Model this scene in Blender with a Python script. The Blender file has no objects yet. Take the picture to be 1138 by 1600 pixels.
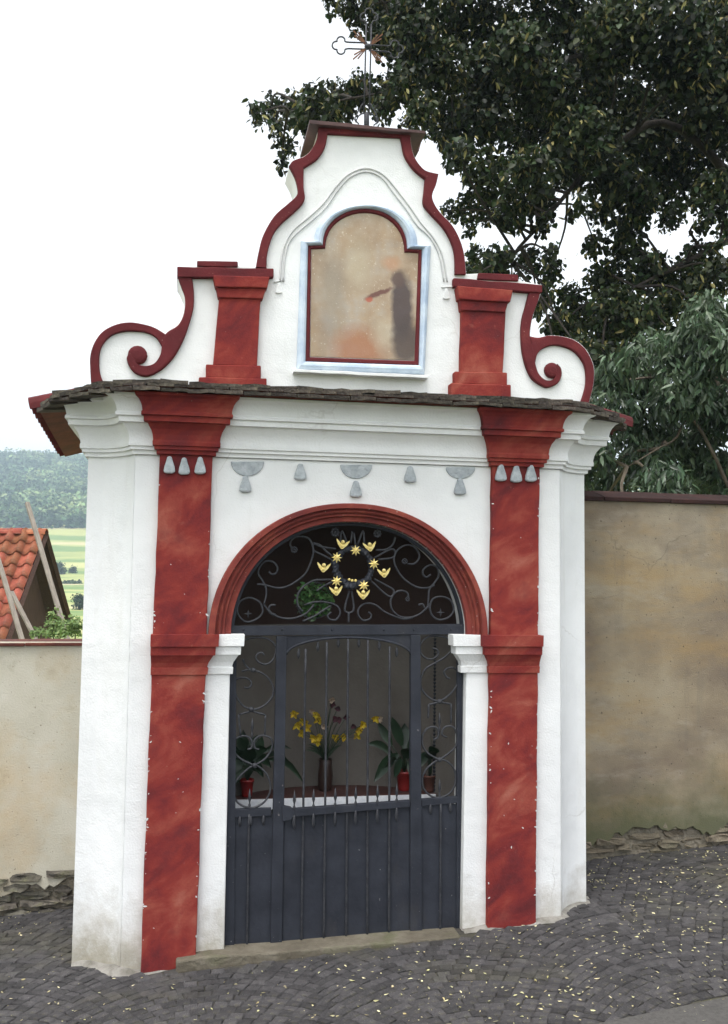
import bpy, bmesh, math, random
import numpy as np
from mathutils import Vector, Matrix, noise as mnoise

random.seed(7); rng = np.random.default_rng(7)
SC = bpy.context.scene
COL = SC.collection
R_ = math.radians

# ------------------------------------------------------------------ camera
F_PX, IW, IH = 1500.0, 1138.0, 1600.0
PITCH, ROLL = math.atan(110 / 1500), 0.012
CAM = Vector((0, 0, 1.65))
fw = Vector((0, math.cos(PITCH), math.sin(PITCH))); rt0 = Vector((1, 0, 0)); up0 = rt0.cross(fw)
RT = rt0 * math.cos(ROLL) + up0 * math.sin(ROLL)
UP = up0 * math.cos(ROLL) - rt0 * math.sin(ROLL)
cd = bpy.data.cameras.new('camera'); cam = bpy.data.objects.new('camera', cd); COL.objects.link(cam)
cd.sensor_fit = 'VERTICAL'; cd.sensor_height = 36; cd.lens = 36 * F_PX / IH
cd.clip_start = 0.05; cd.clip_end = 6000
cam.matrix_world = Matrix(((RT.x, UP.x, -fw.x, CAM.x), (RT.y, UP.y, -fw.y, CAM.y), (RT.z, UP.z, -fw.z, CAM.z), (0, 0, 0, 1)))
SC.camera = cam

# ------------------------------------------------------------------ light: bright overcast sky, soft sun from the front left
SUN_DIR = Vector((-0.14, -0.32, 0.92)).normalized()
world = bpy.data.worlds.new('World'); SC.world = world; world.use_nodes = True
wn = world.node_tree.nodes; wl = world.node_tree.links
bg = wn['Background']
sky = wn.new('ShaderNodeTexSky'); sky.sky_type = 'NISHITA'; sky.sun_disc = False
sky.sun_elevation = math.asin(SUN_DIR.z); sky.sun_rotation = math.atan2(SUN_DIR.x, SUN_DIR.y)
sky.air_density = 1.0; sky.dust_density = 3.0; sky.ozone_density = 1.0
hs = wn.new('ShaderNodeHueSaturation'); hs.inputs['Saturation'].default_value = 0.10; hs.inputs['Value'].default_value = 1.25
wl.new(sky.outputs[0], hs.inputs['Color']); wl.new(hs.outputs[0], bg.inputs['Color'])
bg.inputs['Strength'].default_value = 0.15
sd = bpy.data.lights.new('sun', 'SUN'); sd.energy = 0.5; sd.angle = R_(20); sd.color = (1.0, 0.96, 0.9)
sun = bpy.data.objects.new('sun', sd); COL.objects.link(sun)
sun.rotation_euler = SUN_DIR.to_track_quat('Z', 'Y').to_euler()
SC.view_settings.view_transform = 'Standard'; SC.view_settings.look = 'None'
SC.view_settings.gamma = 1; SC.view_settings.use_curve_mapping = False
SC.view_settings.exposure = 1.3
SC.render.engine = 'CYCLES'
SC.cycles.use_denoising = True
SC.cycles.max_bounces = 6; SC.cycles.diffuse_bounces = 4; SC.cycles.volume_bounces = 0
SC.cycles.transparent_max_bounces = 8

# ------------------------------------------------------------------ photo pixel -> place
TH = R_(10.45)
U = Vector((math.cos(TH), math.sin(TH), 0)); N = Vector((-math.sin(TH), math.cos(TH), 0))
def ray(x, y): return fw * F_PX + RT * (x - IW / 2) - UP * (y - IH / 2)
_d = ray(555, 1480); P0 = CAM + _d * (4.55 / _d.y)
def Fp(x, y, dep=0.0):
    """photo pixel on the plane parallel to the chapel front, dep metres behind it -> local (x, z)"""
    d = ray(x, y); t = (P0 + N * dep - CAM).dot(N) / d.dot(N); P = CAM + d * t - P0
    return (P.dot(U), P.z)
def L3(x, y, dep=0.0):
    a = Fp(x, y, dep); return (a[0], dep, a[1])
def at_y(x, y, Y):
    """photo pixel at world distance Y"""
    d = ray(x, y); return CAM + d * (Y / d.y)
def toW(x, y, z): return P0 + U * x + N * y + Vector((0, 0, z))
def proj(P):
    v = P - CAM; z = v.dot(fw); return (569 + F_PX * v.dot(RT) / z, 800 - F_PX * v.dot(UP) / z, z)
def gz(x, y): return 0.0671 * x - 0.0024 * y       # the sloping street
def pts(dep, *a): return [Fp(x, y, dep) for x, y in a]

# ------------------------------------------------------------------ helpers
def tag(o, label=None, cat=None, group=None, kind=None):
    if label: o['label'] = label
    if cat: o['category'] = cat
    if group: o['group'] = group
    if kind: o['kind'] = kind
    return o
def empty(name, loc=(0, 0, 0), rz=0.0):
    o = bpy.data.objects.new(name, None); COL.objects.link(o); o.location = loc; o.rotation_euler = (0, 0, rz)
    o.empty_display_size = 0.1; return o
def link(name, me, parent=None, loc=(0, 0, 0), rot=None, scale=None):
    o = bpy.data.objects.new(name, me); COL.objects.link(o); o.parent = parent; o.location = loc
    if rot is not None: o.rotation_euler = rot
    if scale is not None: o.scale = scale
    return o
def mesh(name, v, f, m, smooth=False, fix=True):
    me = bpy.data.meshes.new(name); me.from_pydata([tuple(p) for p in v], [], f)
    if fix:
        bm = bmesh.new(); bm.from_mesh(me); bmesh.ops.recalc_face_normals(bm, faces=bm.faces); bm.to_mesh(me); bm.free()
    if m is not None: me.materials.append(m)
    if smooth: me.polygons.foreach_set('use_smooth', [True] * len(me.polygons))
    return me
def obj(name, v, f, m, parent=None, smooth=False, bevel=0.0, origin=None, seg=2):
    if origin is not None:
        ox, oy, oz = origin; v = [(p[0] - ox, p[1] - oy, p[2] - oz) for p in v]
    o = link(name, mesh(name, v, f, m, smooth), parent, origin or (0, 0, 0))
    if smooth == 'angle':
        o.data.set_sharp_from_angle(angle=R_(28))
    if bevel:
        b = o.modifiers.new('bevel', 'BEVEL'); b.width = bevel; b.segments = seg; b.limit_method = 'ANGLE'; b.angle_limit = R_(35)
        b.use_clamp_overlap = True
    return o
def prism(outline, y0, y1):
    n = len(outline)
    v = [(x, y0, z) for x, z in outline] + [(x, y1, z) for x, z in outline]
    f = [list(range(n)), list(range(2 * n - 1, n - 1, -1))] + [[i, (i + 1) % n, n + (i + 1) % n, n + i] for i in range(n)]
    return v, f
def box(x0, x1, y0, y1, z0, z1):
    return prism([(x0, z0), (x1, z0), (x1, z1), (x0, z1)], y0, y1)
def merge(*parts):
    V, Fc = [], []
    for v, f in parts:
        k = len(V); V += list(v); Fc += [[i + k for i in q] for q in f]
    return V, Fc
def catmull(p, n=8, closed=False):
    p = [Vector(q) for q in p]; out = []; m = len(p)
    for i in range(m if closed else m - 1):
        a = p[(i - 1) % m] if closed or i > 0 else p[0] * 2 - p[1]
        b = p[i]; c = p[(i + 1) % m]
        d = p[(i + 2) % m] if closed or i + 2 < m else p[-1] * 2 - p[-2]
        for k in range(n):
            t = k / n
            out.append(0.5 * ((2 * b) + (c - a) * t + (2 * a - 5 * b + 4 * c - d) * t * t + (3 * b - a - 3 * c + d) * t ** 3))
    if not closed: out.append(p[-1])
    return out
def resample(p, n):
    p = [Vector(q) for q in p]; s = [0]
    for a, b in zip(p, p[1:]): s.append(s[-1] + (b - a).length)
    out = []; j = 0
    for i in range(n):
        t = s[-1] * i / (n - 1)
        while j < len(p) - 2 and s[j + 1] < t: j += 1
        w = (t - s[j]) / max(1e-9, s[j + 1] - s[j]); out.append(p[j].lerp(p[j + 1], min(1, max(0, w))))
    return out
def band(A, B, prof, cap=True):
    """strip between two lines A and B (x,z) of equal length; prof = (share across, depth)"""
    n, m = len(A), len(prof); v = []; f = []
    for a, b in zip(A, B):
        for t, y in prof: v.append((a[0] + (b[0] - a[0]) * t, y, a[1] + (b[1] - a[1]) * t))
    for i in range(n - 1):
        for j in range(m - 1): f.append([i * m + j, i * m + j + 1, (i + 1) * m + j + 1, (i + 1) * m + j])
    if cap: f += [list(range(m)), list(range((n - 1) * m, n * m))[::-1]]
    return v, f
def tube(P, r, seg=6, closed=False, flat=1.0):
    P = [Vector(p) for p in P]; n = len(P); v = []; f = []
    rs = r if isinstance(r, (list, tuple)) else [r] * n
    prev = None
    for i, p in enumerate(P):
        t = ((P[(i + 1) % n] - P[i - 1]) if closed else (P[min(i + 1, n - 1)] - P[max(i - 1, 0)]))
        if t.length < 1e-9: t = Vector((0, 0, 1))
        t.normalize()
        if prev is None:
            a = Vector((0, 1, 0)) if abs(t.y) < 0.9 else Vector((1, 0, 0))
        else: a = prev
        a = (a - t * a.dot(t)); a.normalize(); prev = a; b = t.cross(a)
        for k in range(seg):
            an = 2 * math.pi * k / seg; v.append(p + a * (math.cos(an) * rs[i] * flat) + b * (math.sin(an) * rs[i]))
    for i in range(n if closed else n - 1):
        for k in range(seg):
            j = (i + 1) % n; f.append([i * seg + k, i * seg + (k + 1) % seg, j * seg + (k + 1) % seg, j * seg + k])
    if not closed: f += [list(range(seg)), list(range((n - 1) * seg, n * seg))[::-1]]
    return v, f
def lathe(prof, seg=16, c=(0, 0, 0)):
    v = []; f = []; m = len(prof)
    for k in range(seg):
        a = 2 * math.pi * k / seg
        for r, z in prof: v.append((c[0] + r * math.cos(a), c[1] + r * math.sin(a), c[2] + z))
    for k in range(seg):
        j = (k + 1) % seg
        for i in range(m - 1): f.append([k * m + i, j * m + i, j * m + i + 1, k * m + i + 1])
    f += [[k * m for k in range(seg)][::-1], [k * m + m - 1 for k in range(seg)]]
    return v, f
def loft(rings):
    n = len(rings[0]); v = [p for r in rings for p in r]; f = []
    for i in range(len(rings) - 1):
        for k in range(n): f.append([i * n + k, i * n + (k + 1) % n, (i + 1) * n + (k + 1) % n, (i + 1) * n + k])
    f += [list(range(n))[::-1], list(range((len(rings) - 1) * n, len(rings) * n))]
    return v, f
def ico(center, r, sub=1, jit=0.15, squash=1.0):
    bm = bmesh.new(); bmesh.ops.create_icosphere(bm, subdivisions=sub, radius=1)
    v = []
    for p in bm.verts:
        k = 1 + random.uniform(-jit, jit); v.append((center[0] + p.co.x * r * k, center[1] + p.co.y * r * k, center[2] + p.co.z * r * k * squash))
    f = [[q.index for q in a.verts] for a in bm.faces]; bm.free(); return v, f

# ------------------------------------------------------------------ materials
def mat(name, cols, scale=4.0, rough=0.85, bump=0.0, bscale=60.0, bdist=0.01, metal=0.0, detail=6.0, distort=0.0,
        stretch=None, rot=None, island=0.0, objrand=0.0, spec=0.3, speck=None, coord='Object', translucent=0.0, stains=None, bump2=None, zst=None, cracks=None):
    m = bpy.data.materials.new(name); m.use_nodes = True; nt = m.node_tree; n = nt.nodes; l = nt.links
    p = n['Principled BSDF']; p.inputs['Roughness'].default_value = rough; p.inputs['Metallic'].default_value = metal
    p.inputs['Specular IOR Level'].default_value = spec
    tc = n.new('ShaderNodeTexCoord'); src = tc.outputs[coord]; raw = src
    if stretch or rot:
        mp = n.new('ShaderNodeMapping'); l.new(src, mp.inputs[0]); src = mp.outputs[0]
        if stretch: mp.inputs['Scale'].default_value = stretch
        if rot:
            mp.vector_type = 'TEXTURE'; mp.inputs['Rotation'].default_value = rot; mp.inputs['Scale'].default_value = tuple(1 / k for k in (stretch or (1, 1, 1)))
    nz = n.new('ShaderNodeTexNoise'); nz.inputs['Scale'].default_value = scale; nz.inputs['Detail'].default_value = detail
    nz.inputs['Distortion'].default_value = distort; nz.inputs['Roughness'].default_value = 0.6; l.new(src, nz.inputs['Vector'])
    rp = n.new('ShaderNodeValToRGB'); els = rp.color_ramp.elements
    while len(els) < len(cols): els.new(0.5)
    for e, (pos, c) in zip(els, cols): e.position = pos; e.color = (*c, 1)
    l.new(nz.outputs['Fac'], rp.inputs[0]); out = rp.outputs[0]
    def mixcol(fac, col, base, bt='MIX'):
        x = n.new('ShaderNodeMix'); x.data_type = 'RGBA'; x.blend_type = bt
        l.new(fac, x.inputs['Factor']) if hasattr(fac, 'links') else setattr(x.inputs['Factor'], 'default_value', fac)
        l.new(base, x.inputs['A'])
        l.new(col, x.inputs['B']) if hasattr(col, 'links') else setattr(x.inputs['B'], 'default_value', (*col, 1))
        return x.outputs['Result']
    def thresh(val, a, b):
        r = n.new('ShaderNodeMapRange'); r.inputs['From Min'].default_value = a; r.inputs['From Max'].default_value = b; l.new(val, r.inputs['Value']); return r.outputs[0]
    for (scl, lo, hi, c, amt, *st) in (stains or []):
        q = n.new('ShaderNodeTexNoise'); q.inputs['Scale'].default_value = scl; q.inputs['Detail'].default_value = 5; q.inputs['Roughness'].default_value = 0.65
        if st:
            mp2 = n.new('ShaderNodeMapping'); mp2.inputs['Scale'].default_value = st[0]; mp2.inputs['Location'].default_value = (scl * 3.1, scl, 0.7 * scl); l.new(raw, mp2.inputs[0]); l.new(mp2.outputs[0], q.inputs['Vector'])
        else: l.new(raw, q.inputs['Vector'])
        fac = thresh(q.outputs['Fac'], lo, hi); mu = n.new('ShaderNodeMath'); mu.operation = 'MULTIPLY'; mu.inputs[1].default_value = amt; l.new(fac, mu.inputs[0])
        out = mixcol(mu.outputs[0], c, out)
    if speck:
        scl, lo, hi, c = speck
        q = n.new('ShaderNodeTexNoise'); q.inputs['Scale'].default_value = scl; q.inputs['Detail'].default_value = 3; l.new(raw, q.inputs['Vector'])
        out = mixcol(thresh(q.outputs['Fac'], lo, hi), c, out)
    if cracks:
        scl, wid, c, amt = cracks
        q = n.new('ShaderNodeTexNoise'); q.inputs['Scale'].default_value = scl * 3; q.inputs['Detail'].default_value = 6; l.new(raw, q.inputs['Vector'])
        sc_ = n.new('ShaderNodeVectorMath'); sc_.operation = 'SCALE'; sc_.inputs['Scale'].default_value = 0.35 / scl; l.new(q.outputs['Color'], sc_.inputs[0])
        ad_ = n.new('ShaderNodeVectorMath'); ad_.operation = 'ADD'; l.new(raw, ad_.inputs[0]); l.new(sc_.outputs[0], ad_.inputs[1])
        vo = n.new('ShaderNodeTexVoronoi'); vo.feature = 'DISTANCE_TO_EDGE'; vo.inputs['Scale'].default_value = scl; l.new(ad_.outputs[0], vo.inputs['Vector'])
        ck = thresh(vo.outputs['Distance'], wid, 0.0)
        g2 = n.new('ShaderNodeTexNoise'); g2.inputs['Scale'].default_value = scl * 1.3; l.new(raw, g2.inputs['Vector']); gt = thresh(g2.outputs['Fac'], 0.54, 0.66)
        mu = n.new('ShaderNodeMath'); mu.operation = 'MULTIPLY'; l.new(ck, mu.inputs[0]); l.new(gt, mu.inputs[1])
        mu2 = n.new('ShaderNodeMath'); mu2.operation = 'MULTIPLY'; mu2.inputs[1].default_value = amt; l.new(mu.outputs[0], mu2.inputs[0]); out = mixcol(mu2.outputs[0], c, out)
    for (z0, z1, c, amt, scl) in (zst or []):
        q = n.new('ShaderNodeTexNoise'); q.inputs['Scale'].default_value = scl; q.inputs['Detail'].default_value = 6; q.inputs['Roughness'].default_value = 0.7; l.new(raw, q.inputs['Vector'])
        sx_ = n.new('ShaderNodeSeparateXYZ'); l.new(raw, sx_.inputs[0])
        a_ = thresh(sx_.outputs['Z'], z1, z0); b_ = n.new('ShaderNodeMath'); b_.operation = 'ADD'; l.new(a_, b_.inputs[0]); l.new(q.outputs['Fac'], b_.inputs[1])
        fac = thresh(b_.outputs[0], 0.85, 1.35); mu = n.new('ShaderNodeMath'); mu.operation = 'MULTIPLY'; mu.inputs[1].default_value = amt; l.new(fac, mu.inputs[0]); out = mixcol(mu.outputs[0], c, out)
    if island or objrand:
        if island: g = n.new('ShaderNodeNewGeometry'); rv = g.outputs['Random Per Island']; a = island
        else: g = n.new('ShaderNodeObjectInfo'); rv = g.outputs['Random']; a = objrand
        h = n.new('ShaderNodeHueSaturation'); r = n.new('ShaderNodeMapRange'); r.inputs['To Min'].default_value = 1 - a; r.inputs['To Max'].default_value = 1 + a
        l.new(rv, r.inputs['Value']); l.new(r.outputs[0], h.inputs['Value']); l.new(out, h.inputs['Color'])
        w = n.new('ShaderNodeMath'); w.operation = 'MULTIPLY'; w.inputs[1].default_value = 7.31; l.new(rv, w.inputs[0])
        w2 = n.new('ShaderNodeMath'); w2.operation = 'FRACT'; l.new(w.outputs[0], w2.inputs[0])
        r2 = n.new('ShaderNodeMapRange'); r2.inputs['To Min'].default_value = 0.5 - a * 0.05; r2.inputs['To Max'].default_value = 0.5 + a * 0.05
        l.new(w2.outputs[0], r2.inputs['Value']); l.new(r2.outputs[0], h.inputs['Hue']); out = h.outputs[0]
    l.new(out, p.inputs['Base Color'])
    if bump:
        b = n.new('ShaderNodeTexNoise'); b.inputs['Scale'].default_value = bscale; b.inputs['Detail'].default_value = 4; l.new(raw, b.inputs['Vector'])
        bp = n.new('ShaderNodeBump'); bp.inputs['Strength'].default_value = bump; bp.inputs['Distance'].default_value = bdist
        l.new(b.outputs['Fac'], bp.inputs['Height']); l.new(bp.outputs[0], p.inputs['Normal'])
        if bump2:
            b2 = n.new('ShaderNodeTexNoise'); b2.inputs['Scale'].default_value = bump2[0]; b2.inputs['Detail'].default_value = 2; l.new(raw, b2.inputs['Vector'])
            bq = n.new('ShaderNodeBump'); bq.inputs['Strength'].default_value = bump2[1]; bq.inputs['Distance'].default_value = bump2[2]
            l.new(b2.outputs['Fac'], bq.inputs['Height']); l.new(bq.outputs[0], bp.inputs['Normal'])
    if translucent:
        t = n.new('ShaderNodeBsdfTranslucent'); l.new(out, t.inputs['Color']); mx = n.new('ShaderNodeMixShader'); mx.inputs[0].default_value = translucent
        l.new(p.outputs[0], mx.inputs[1]); l.new(t.outputs[0], mx.inputs[2]); l.new(mx.outputs[0], n['Material Output'].inputs['Surface'])
    return m

WHITE = mat('white_limewash', [(0.3, (0.67, 0.675, 0.67)), (0.6, (0.75, 0.755, 0.75))], 2.5, 0.9, 0.5, 120, 0.004, bump2=(9, 0.5, 0.012),
            stains=[(3.0, 0.60, 0.8, (0.60, 0.58, 0.54), 0.5, (1.2, 1.2, 0.25)), (9.0, 0.60, 0.75, (0.58, 0.57, 0.53), 0.35, (1.6, 1.6, 0.12)), (14, 0.66, 0.78, (0.6, 0.57, 0.52), 0.35), (1.3, 0.66, 0.8, (0.62, 0.54, 0.46), 0.3)], zst=[(-0.1, 0.5, (0.34, 0.30, 0.235), 0.75, 9), (-0.15, 0.22, (0.22, 0.20, 0.13), 0.6, 22)], cracks=(1.5, 0.006, (0.45, 0.43, 0.40), 0.5))
REDM = mat('red_marbled_paint', [(0.34, (0.095, 0.018, 0.020)), (0.44, (0.155, 0.022, 0.022)), (0.52, (0.205, 0.030, 0.024)), (0.62, (0.255, 0.056, 0.040)), (0.72, (0.32, 0.105, 0.075))], 2.3, 0.85, 0.4, 110, 0.004,
           distort=0.4, detail=7.0, stretch=(1.4, 1.4, 2.6), rot=(0, R_(-38), 0), speck=(150, 0.745, 0.77, (0.40, 0.30, 0.25)), spec=0.15,
           stains=[(4.5, 0.58, 0.78, (0.085, 0.026, 0.030), 0.55), (6, 0.60, 0.82, (0.29, 0.085, 0.055), 0.35), (22, 0.64, 0.74, (0.26, 0.085, 0.06), 0.5), (34, 0.735, 0.75, (0.55, 0.48, 0.42), 0.9)], bump2=(12, 0.4, 0.01))
REDB = mat('dark_red_paint', [(0.3, (0.080, 0.016, 0.019)), (0.6, (0.120, 0.021, 0.024)), (0.75, (0.165, 0.036, 0.034))], 6, 0.85, 0.4, 120, 0.004, spec=0.15, speck=(110, 0.72, 0.75, (0.34, 0.2, 0.17)), bump2=(14, 0.4, 0.01))
REDA = mat('red_arch_paint', [(0.3, (0.12, 0.022, 0.021)), (0.55, (0.19, 0.036, 0.027)), (0.75, (0.28, 0.072, 0.045))], 8, 0.85, 0.4, 120, 0.003, speck=(75, 0.71, 0.75, (0.55, 0.45, 0.38)))
BLUE = mat('pale_blue_paint', [(0.35, (0.36, 0.45, 0.58)), (0.65, (0.58, 0.66, 0.74))], 9, 0.8, 0.4, 90, 0.004)
GREYP = mat('grey_blue_paint', [(0.35, (0.30, 0.33, 0.35)), (0.65, (0.46, 0.49, 0.51))], 26, 0.85, 0.8, 120, 0.006, stains=[(60, 0.55, 0.7, (0.24, 0.26, 0.28), 0.6)])
LINEP = mat('grey_line_plaster', [(0.35, (0.50, 0.50, 0.50)), (0.65, (0.64, 0.64, 0.63))], 12, 0.9)
IRON = mat('dark_iron_paint', [(0.35, (0.016, 0.018, 0.025)), (0.65, (0.027, 0.030, 0.040))], 9, 0.6, 0.35, 60, 0.004, spec=0.25, stains=[(5, 0.58, 0.75, (0.045, 0.042, 0.042), 0.6, (1, 1, .4))], speck=(60, 0.72, 0.76, (0.16, 0.15, 0.15)))
IRONR = mat('wrought_iron', [(0.35, (0.020, 0.021, 0.026)), (0.65, (0.045, 0.046, 0.052))], 40, 0.55, 0.6, 140, 0.004, spec=0.3)
GOLD = mat('gilding', [(0.35, (0.60, 0.45, 0.13)), (0.65, (0.84, 0.70, 0.30))], 60, 0.42, 0.3, 200, 0.002, metal=0.35)
BRONZE = mat('aged_copper', [(0.35, (0.08, 0.035, 0.022)), (0.65, (0.17, 0.08, 0.04))], 30, 0.5, metal=0.5)
STONE = mat('weathered_stone', [(0.3, (0.15, 0.125, 0.10)), (0.5, (0.24, 0.21, 0.175)), (0.7, (0.33, 0.30, 0.25))], 9, 0.95, 0.8, 60, 0.01, objrand=0.35, stains=[(7, 0.55, 0.7, (0.12, 0.125, 0.07), 0.6)])
SLATE = mat('slate_stone', [(0.3, (0.055, 0.048, 0.040)), (0.5, (0.10, 0.088, 0.072)), (0.7, (0.17, 0.15, 0.12))], 12, 0.95, 0.9, 70, 0.01, objrand=0.45, stains=[(9, 0.52, 0.68, (0.15, 0.15, 0.07), 0.6)])
MOSSY = mat('mossy_tile', [(0.3, (0.035, 0.03, 0.028)), (0.55, (0.09, 0.075, 0.06)), (0.75, (0.17, 0.14, 0.10))], 14, 0.95, 0.9, 60, 0.012, objrand=0.4, stains=[(20, 0.6, 0.7, (0.22, 0.19, 0.08), 0.5)])
CLAY = mat('clay_tile', [(0.3, (0.17, 0.05, 0.028)), (0.5, (0.29, 0.088, 0.045)), (0.72, (0.38, 0.155, 0.085))], 5, 0.85, 0.4, 60, 0.008, objrand=0.3, stains=[(4, 0.50, 0.64, (0.10, 0.062, 0.045), 0.8), (25, 0.62, 0.7, (0.30, 0.27, 0.20), 0.5)])
CLAYD = mat('old_clay_tile', [(0.3, (0.055, 0.011, 0.008)), (0.6, (0.095, 0.018, 0.013))], 8, 0.9, 0.4, 60, 0.008, objrand=0.3)
RUSTD = mat('dark_rusty_coping', [(0.3, (0.014, 0.006, 0.005)), (0.6, (0.030, 0.010, 0.008)), (0.78, (0.06, 0.02, 0.014))], 9, 0.85, 0.5, 50, 0.006)
RUST = mat('rusty_coping', [(0.3, (0.06, 0.016, 0.012)), (0.6, (0.12, 0.032, 0.02)), (0.78, (0.20, 0.065, 0.035))], 9, 0.8, 0.5, 50, 0.006)
DARKM = mat('dark_sheet_metal', [(0.35, (0.05, 0.025, 0.025)), (0.65, (0.10, 0.05, 0.045))], 7, 0.6, 0.3, 40, 0.005)
WALLL = mat('pale_cracked_plaster', [(0.3, (0.38, 0.345, 0.27)), (0.5, (0.47, 0.44, 0.36)), (0.7, (0.53, 0.50, 0.43))], 1.8, 0.95, 0.35, 110, 0.007, bump2=(4, 0.4, 0.02), speck=(60, 0.67, 0.71, (0.20, 0.17, 0.13)),
            stains=[(1.6, 0.50, 0.70, (0.44, 0.31, 0.16), 0.6), (3.2, 0.58, 0.73, (0.24, 0.23, 0.19), 0.6)], zst=[(0.0, 0.5, (0.20, 0.20, 0.14), 0.75, 5)], cracks=(1.6, 0.007, (0.22, 0.19, 0.15), 0.5))
WALLR = mat('ochre_stained_plaster', [(0.3, (0.20, 0.155, 0.105)), (0.5, (0.28, 0.23, 0.155)), (0.7, (0.36, 0.315, 0.23))], 1.3, 0.95, 0.35, 130, 0.006, bump2=(3.5, 0.35, 0.02), speck=(60, 0.67, 0.71, (0.075, 0.06, 0.045)),
            stains=[(1.0, 0.46, 0.62, (0.15, 0.115, 0.085), 0.75, (0.9, 1, 1.3)), (1.3, 0.48, 0.66, (0.30, 0.20, 0.085), 0.65, (0.8, 1, 2.2)), (5.0, 0.58, 0.74, (0.16, 0.14, 0.11), 0.5, (2.5, 1, 0.25)), (2.0, 0.52, 0.70, (0.15, 0.13, 0.11), 0.6, (0.6, 1, 1.6)), (2.6, 0.55, 0.72, (0.38, 0.35, 0.28), 0.5, (0.6, 1, 1.8)), (30, 0.62, 0.70, (0.13, 0.11, 0.085), 0.6)], zst=[(0.05, 0.85, (0.075, 0.082, 0.04), 0.85, 3.0)], cracks=(1.1, 0.006, (0.12, 0.10, 0.075), 0.5))
FOOTR = mat('earthy_footing', [(0.3, (0.10, 0.085, 0.06)), (0.5, (0.16, 0.135, 0.095)), (0.7, (0.23, 0.20, 0.15))], 9, 0.95, 0.9, 60, 0.012, objrand=0.2, stains=[(7, 0.52, 0.68, (0.09, 0.09, 0.045), 0.6)])
CORE = mat('rubble_mortar', [(0.3, (0.10, 0.09, 0.07)), (0.6, (0.22, 0.19, 0.145))], 14, 0.95, 1.0, 40, 0.02, stains=[(6, 0.55, 0.7, (0.10, 0.10, 0.05), 0.6)])
MORTAR = mat('cement_skirt', [(0.3, (0.13, 0.12, 0.10)), (0.6, (0.27, 0.255, 0.23))], 14, 0.95, 0.9, 50, 0.01)
VAULT = mat('vault_dark_brown', [(0.3, (0.030, 0.018, 0.015)), (0.6, (0.045, 0.028, 0.023))], 3, 0.95, 0.4, 60, 0.005)  # vault in a much darker brown than the niche wall below it
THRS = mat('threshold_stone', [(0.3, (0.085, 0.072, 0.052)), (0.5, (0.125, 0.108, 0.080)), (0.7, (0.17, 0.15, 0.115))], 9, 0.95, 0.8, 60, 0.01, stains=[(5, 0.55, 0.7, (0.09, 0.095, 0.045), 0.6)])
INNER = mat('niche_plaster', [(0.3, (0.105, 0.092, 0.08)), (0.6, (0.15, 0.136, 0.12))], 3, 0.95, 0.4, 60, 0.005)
SETT = mat('basalt_sett', [(0.3, (0.042, 0.039, 0.040)), (0.55, (0.060, 0.056, 0.057)), (0.75, (0.085, 0.080, 0.078))], 34, 0.9, 1.0, 150, 0.010, island=0.34, speck=(160, 0.66, 0.72, (0.16, 0.155, 0.15)), stains=[(1.4, 0.50, 0.68, (0.085, 0.078, 0.04), 0.4)])
SETTO = mat('basalt_sett_single', [(0.3, (0.042, 0.039, 0.040)), (0.55, (0.060, 0.056, 0.057)), (0.75, (0.085, 0.080, 0.078))], 34, 0.9, 1.0, 150, 0.010, objrand=0.34, speck=(160, 0.66, 0.72, (0.16, 0.155, 0.15)), stains=[(14, 0.56, 0.72, (0.085, 0.078, 0.04), 0.6)])
JOINT = mat('joint_grit', [(0.3, (0.040, 0.037, 0.034)), (0.55, (0.064, 0.058, 0.049)), (0.75, (0.10, 0.09, 0.06))], 40, 0.98, 0.9, 160, 0.01, stains=[(2.0, 0.5, 0.68, (0.10, 0.10, 0.04), 0.7)])
ASPH = mat('asphalt', [(0.3, (0.062, 0.058, 0.054)), (0.6, (0.092, 0.087, 0.081))], 60, 0.95, 0.8, 200, 0.006)
PETAL = mat('fallen_bract', [(0.3, (0.34, 0.29, 0.11)), (0.6, (0.56, 0.52, 0.32))], 20, 0.8, island=0.45)
LINDEN = mat('linden_leaf', [(0.3, (0.008, 0.015, 0.006)), (0.6, (0.027, 0.041, 0.014))], 1.5, 0.5, island=0.85, translucent=0.2, spec=0.25)
BRACT = mat('linden_bract', [(0.3, (0.10, 0.105, 0.035)), (0.6, (0.22, 0.19, 0.07))], 2, 0.6, island=0.35, translucent=0.15)
CHERRY = mat('drooping_leaf', [(0.3, (0.028, 0.055, 0.026)), (0.6, (0.085, 0.13, 0.068))], 1.5, 0.4, island=0.55, translucent=0.22, spec=0.5)
BARK = mat('bark', [(0.3, (0.016, 0.013, 0.012)), (0.6, (0.04, 0.033, 0.028))], 12, 0.95, 0.8, 30, 0.02)
TWIG = mat('pale_twig', [(0.3, (0.07, 0.055, 0.04)), (0.6, (0.14, 0.115, 0.085))], 12, 0.9)
WOOD = mat('grey_pole_wood', [(0.3, (0.13, 0.11, 0.09)), (0.6, (0.23, 0.20, 0.165))], 5, 0.9, 0.5, 40, 0.006, stretch=(12, 12, 1))
PLANK = mat('dark_shed_wood', [(0.3, (0.035, 0.018, 0.014)), (0.6, (0.075, 0.04, 0.03))], 6, 0.9, 0.5, 40, 0.006, stretch=(10, 10, 1))
FASC = mat('brown_soffit', [(0.3, (0.16, 0.055, 0.035)), (0.6, (0.28, 0.11, 0.07))], 7, 0.85)
HOUSEL = mat('potplant_leaf', [(0.3, (0.009, 0.022, 0.011)), (0.6, (0.024, 0.048, 0.022))], 8, 0.4, island=0.3, translucent=0.12, spec=0.5)
IVYL = mat('wreath_leaf', [(0.3, (0.03, 0.09, 0.025)), (0.6, (0.09, 0.19, 0.06))], 30, 0.35, island=0.4, translucent=0.1, spec=0.5)
YELLOW = mat('yellow_petal', [(0.3, (0.38, 0.25, 0.015)), (0.6, (0.55, 0.42, 0.04))], 30, 0.6, island=0.25, translucent=0.2)
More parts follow.
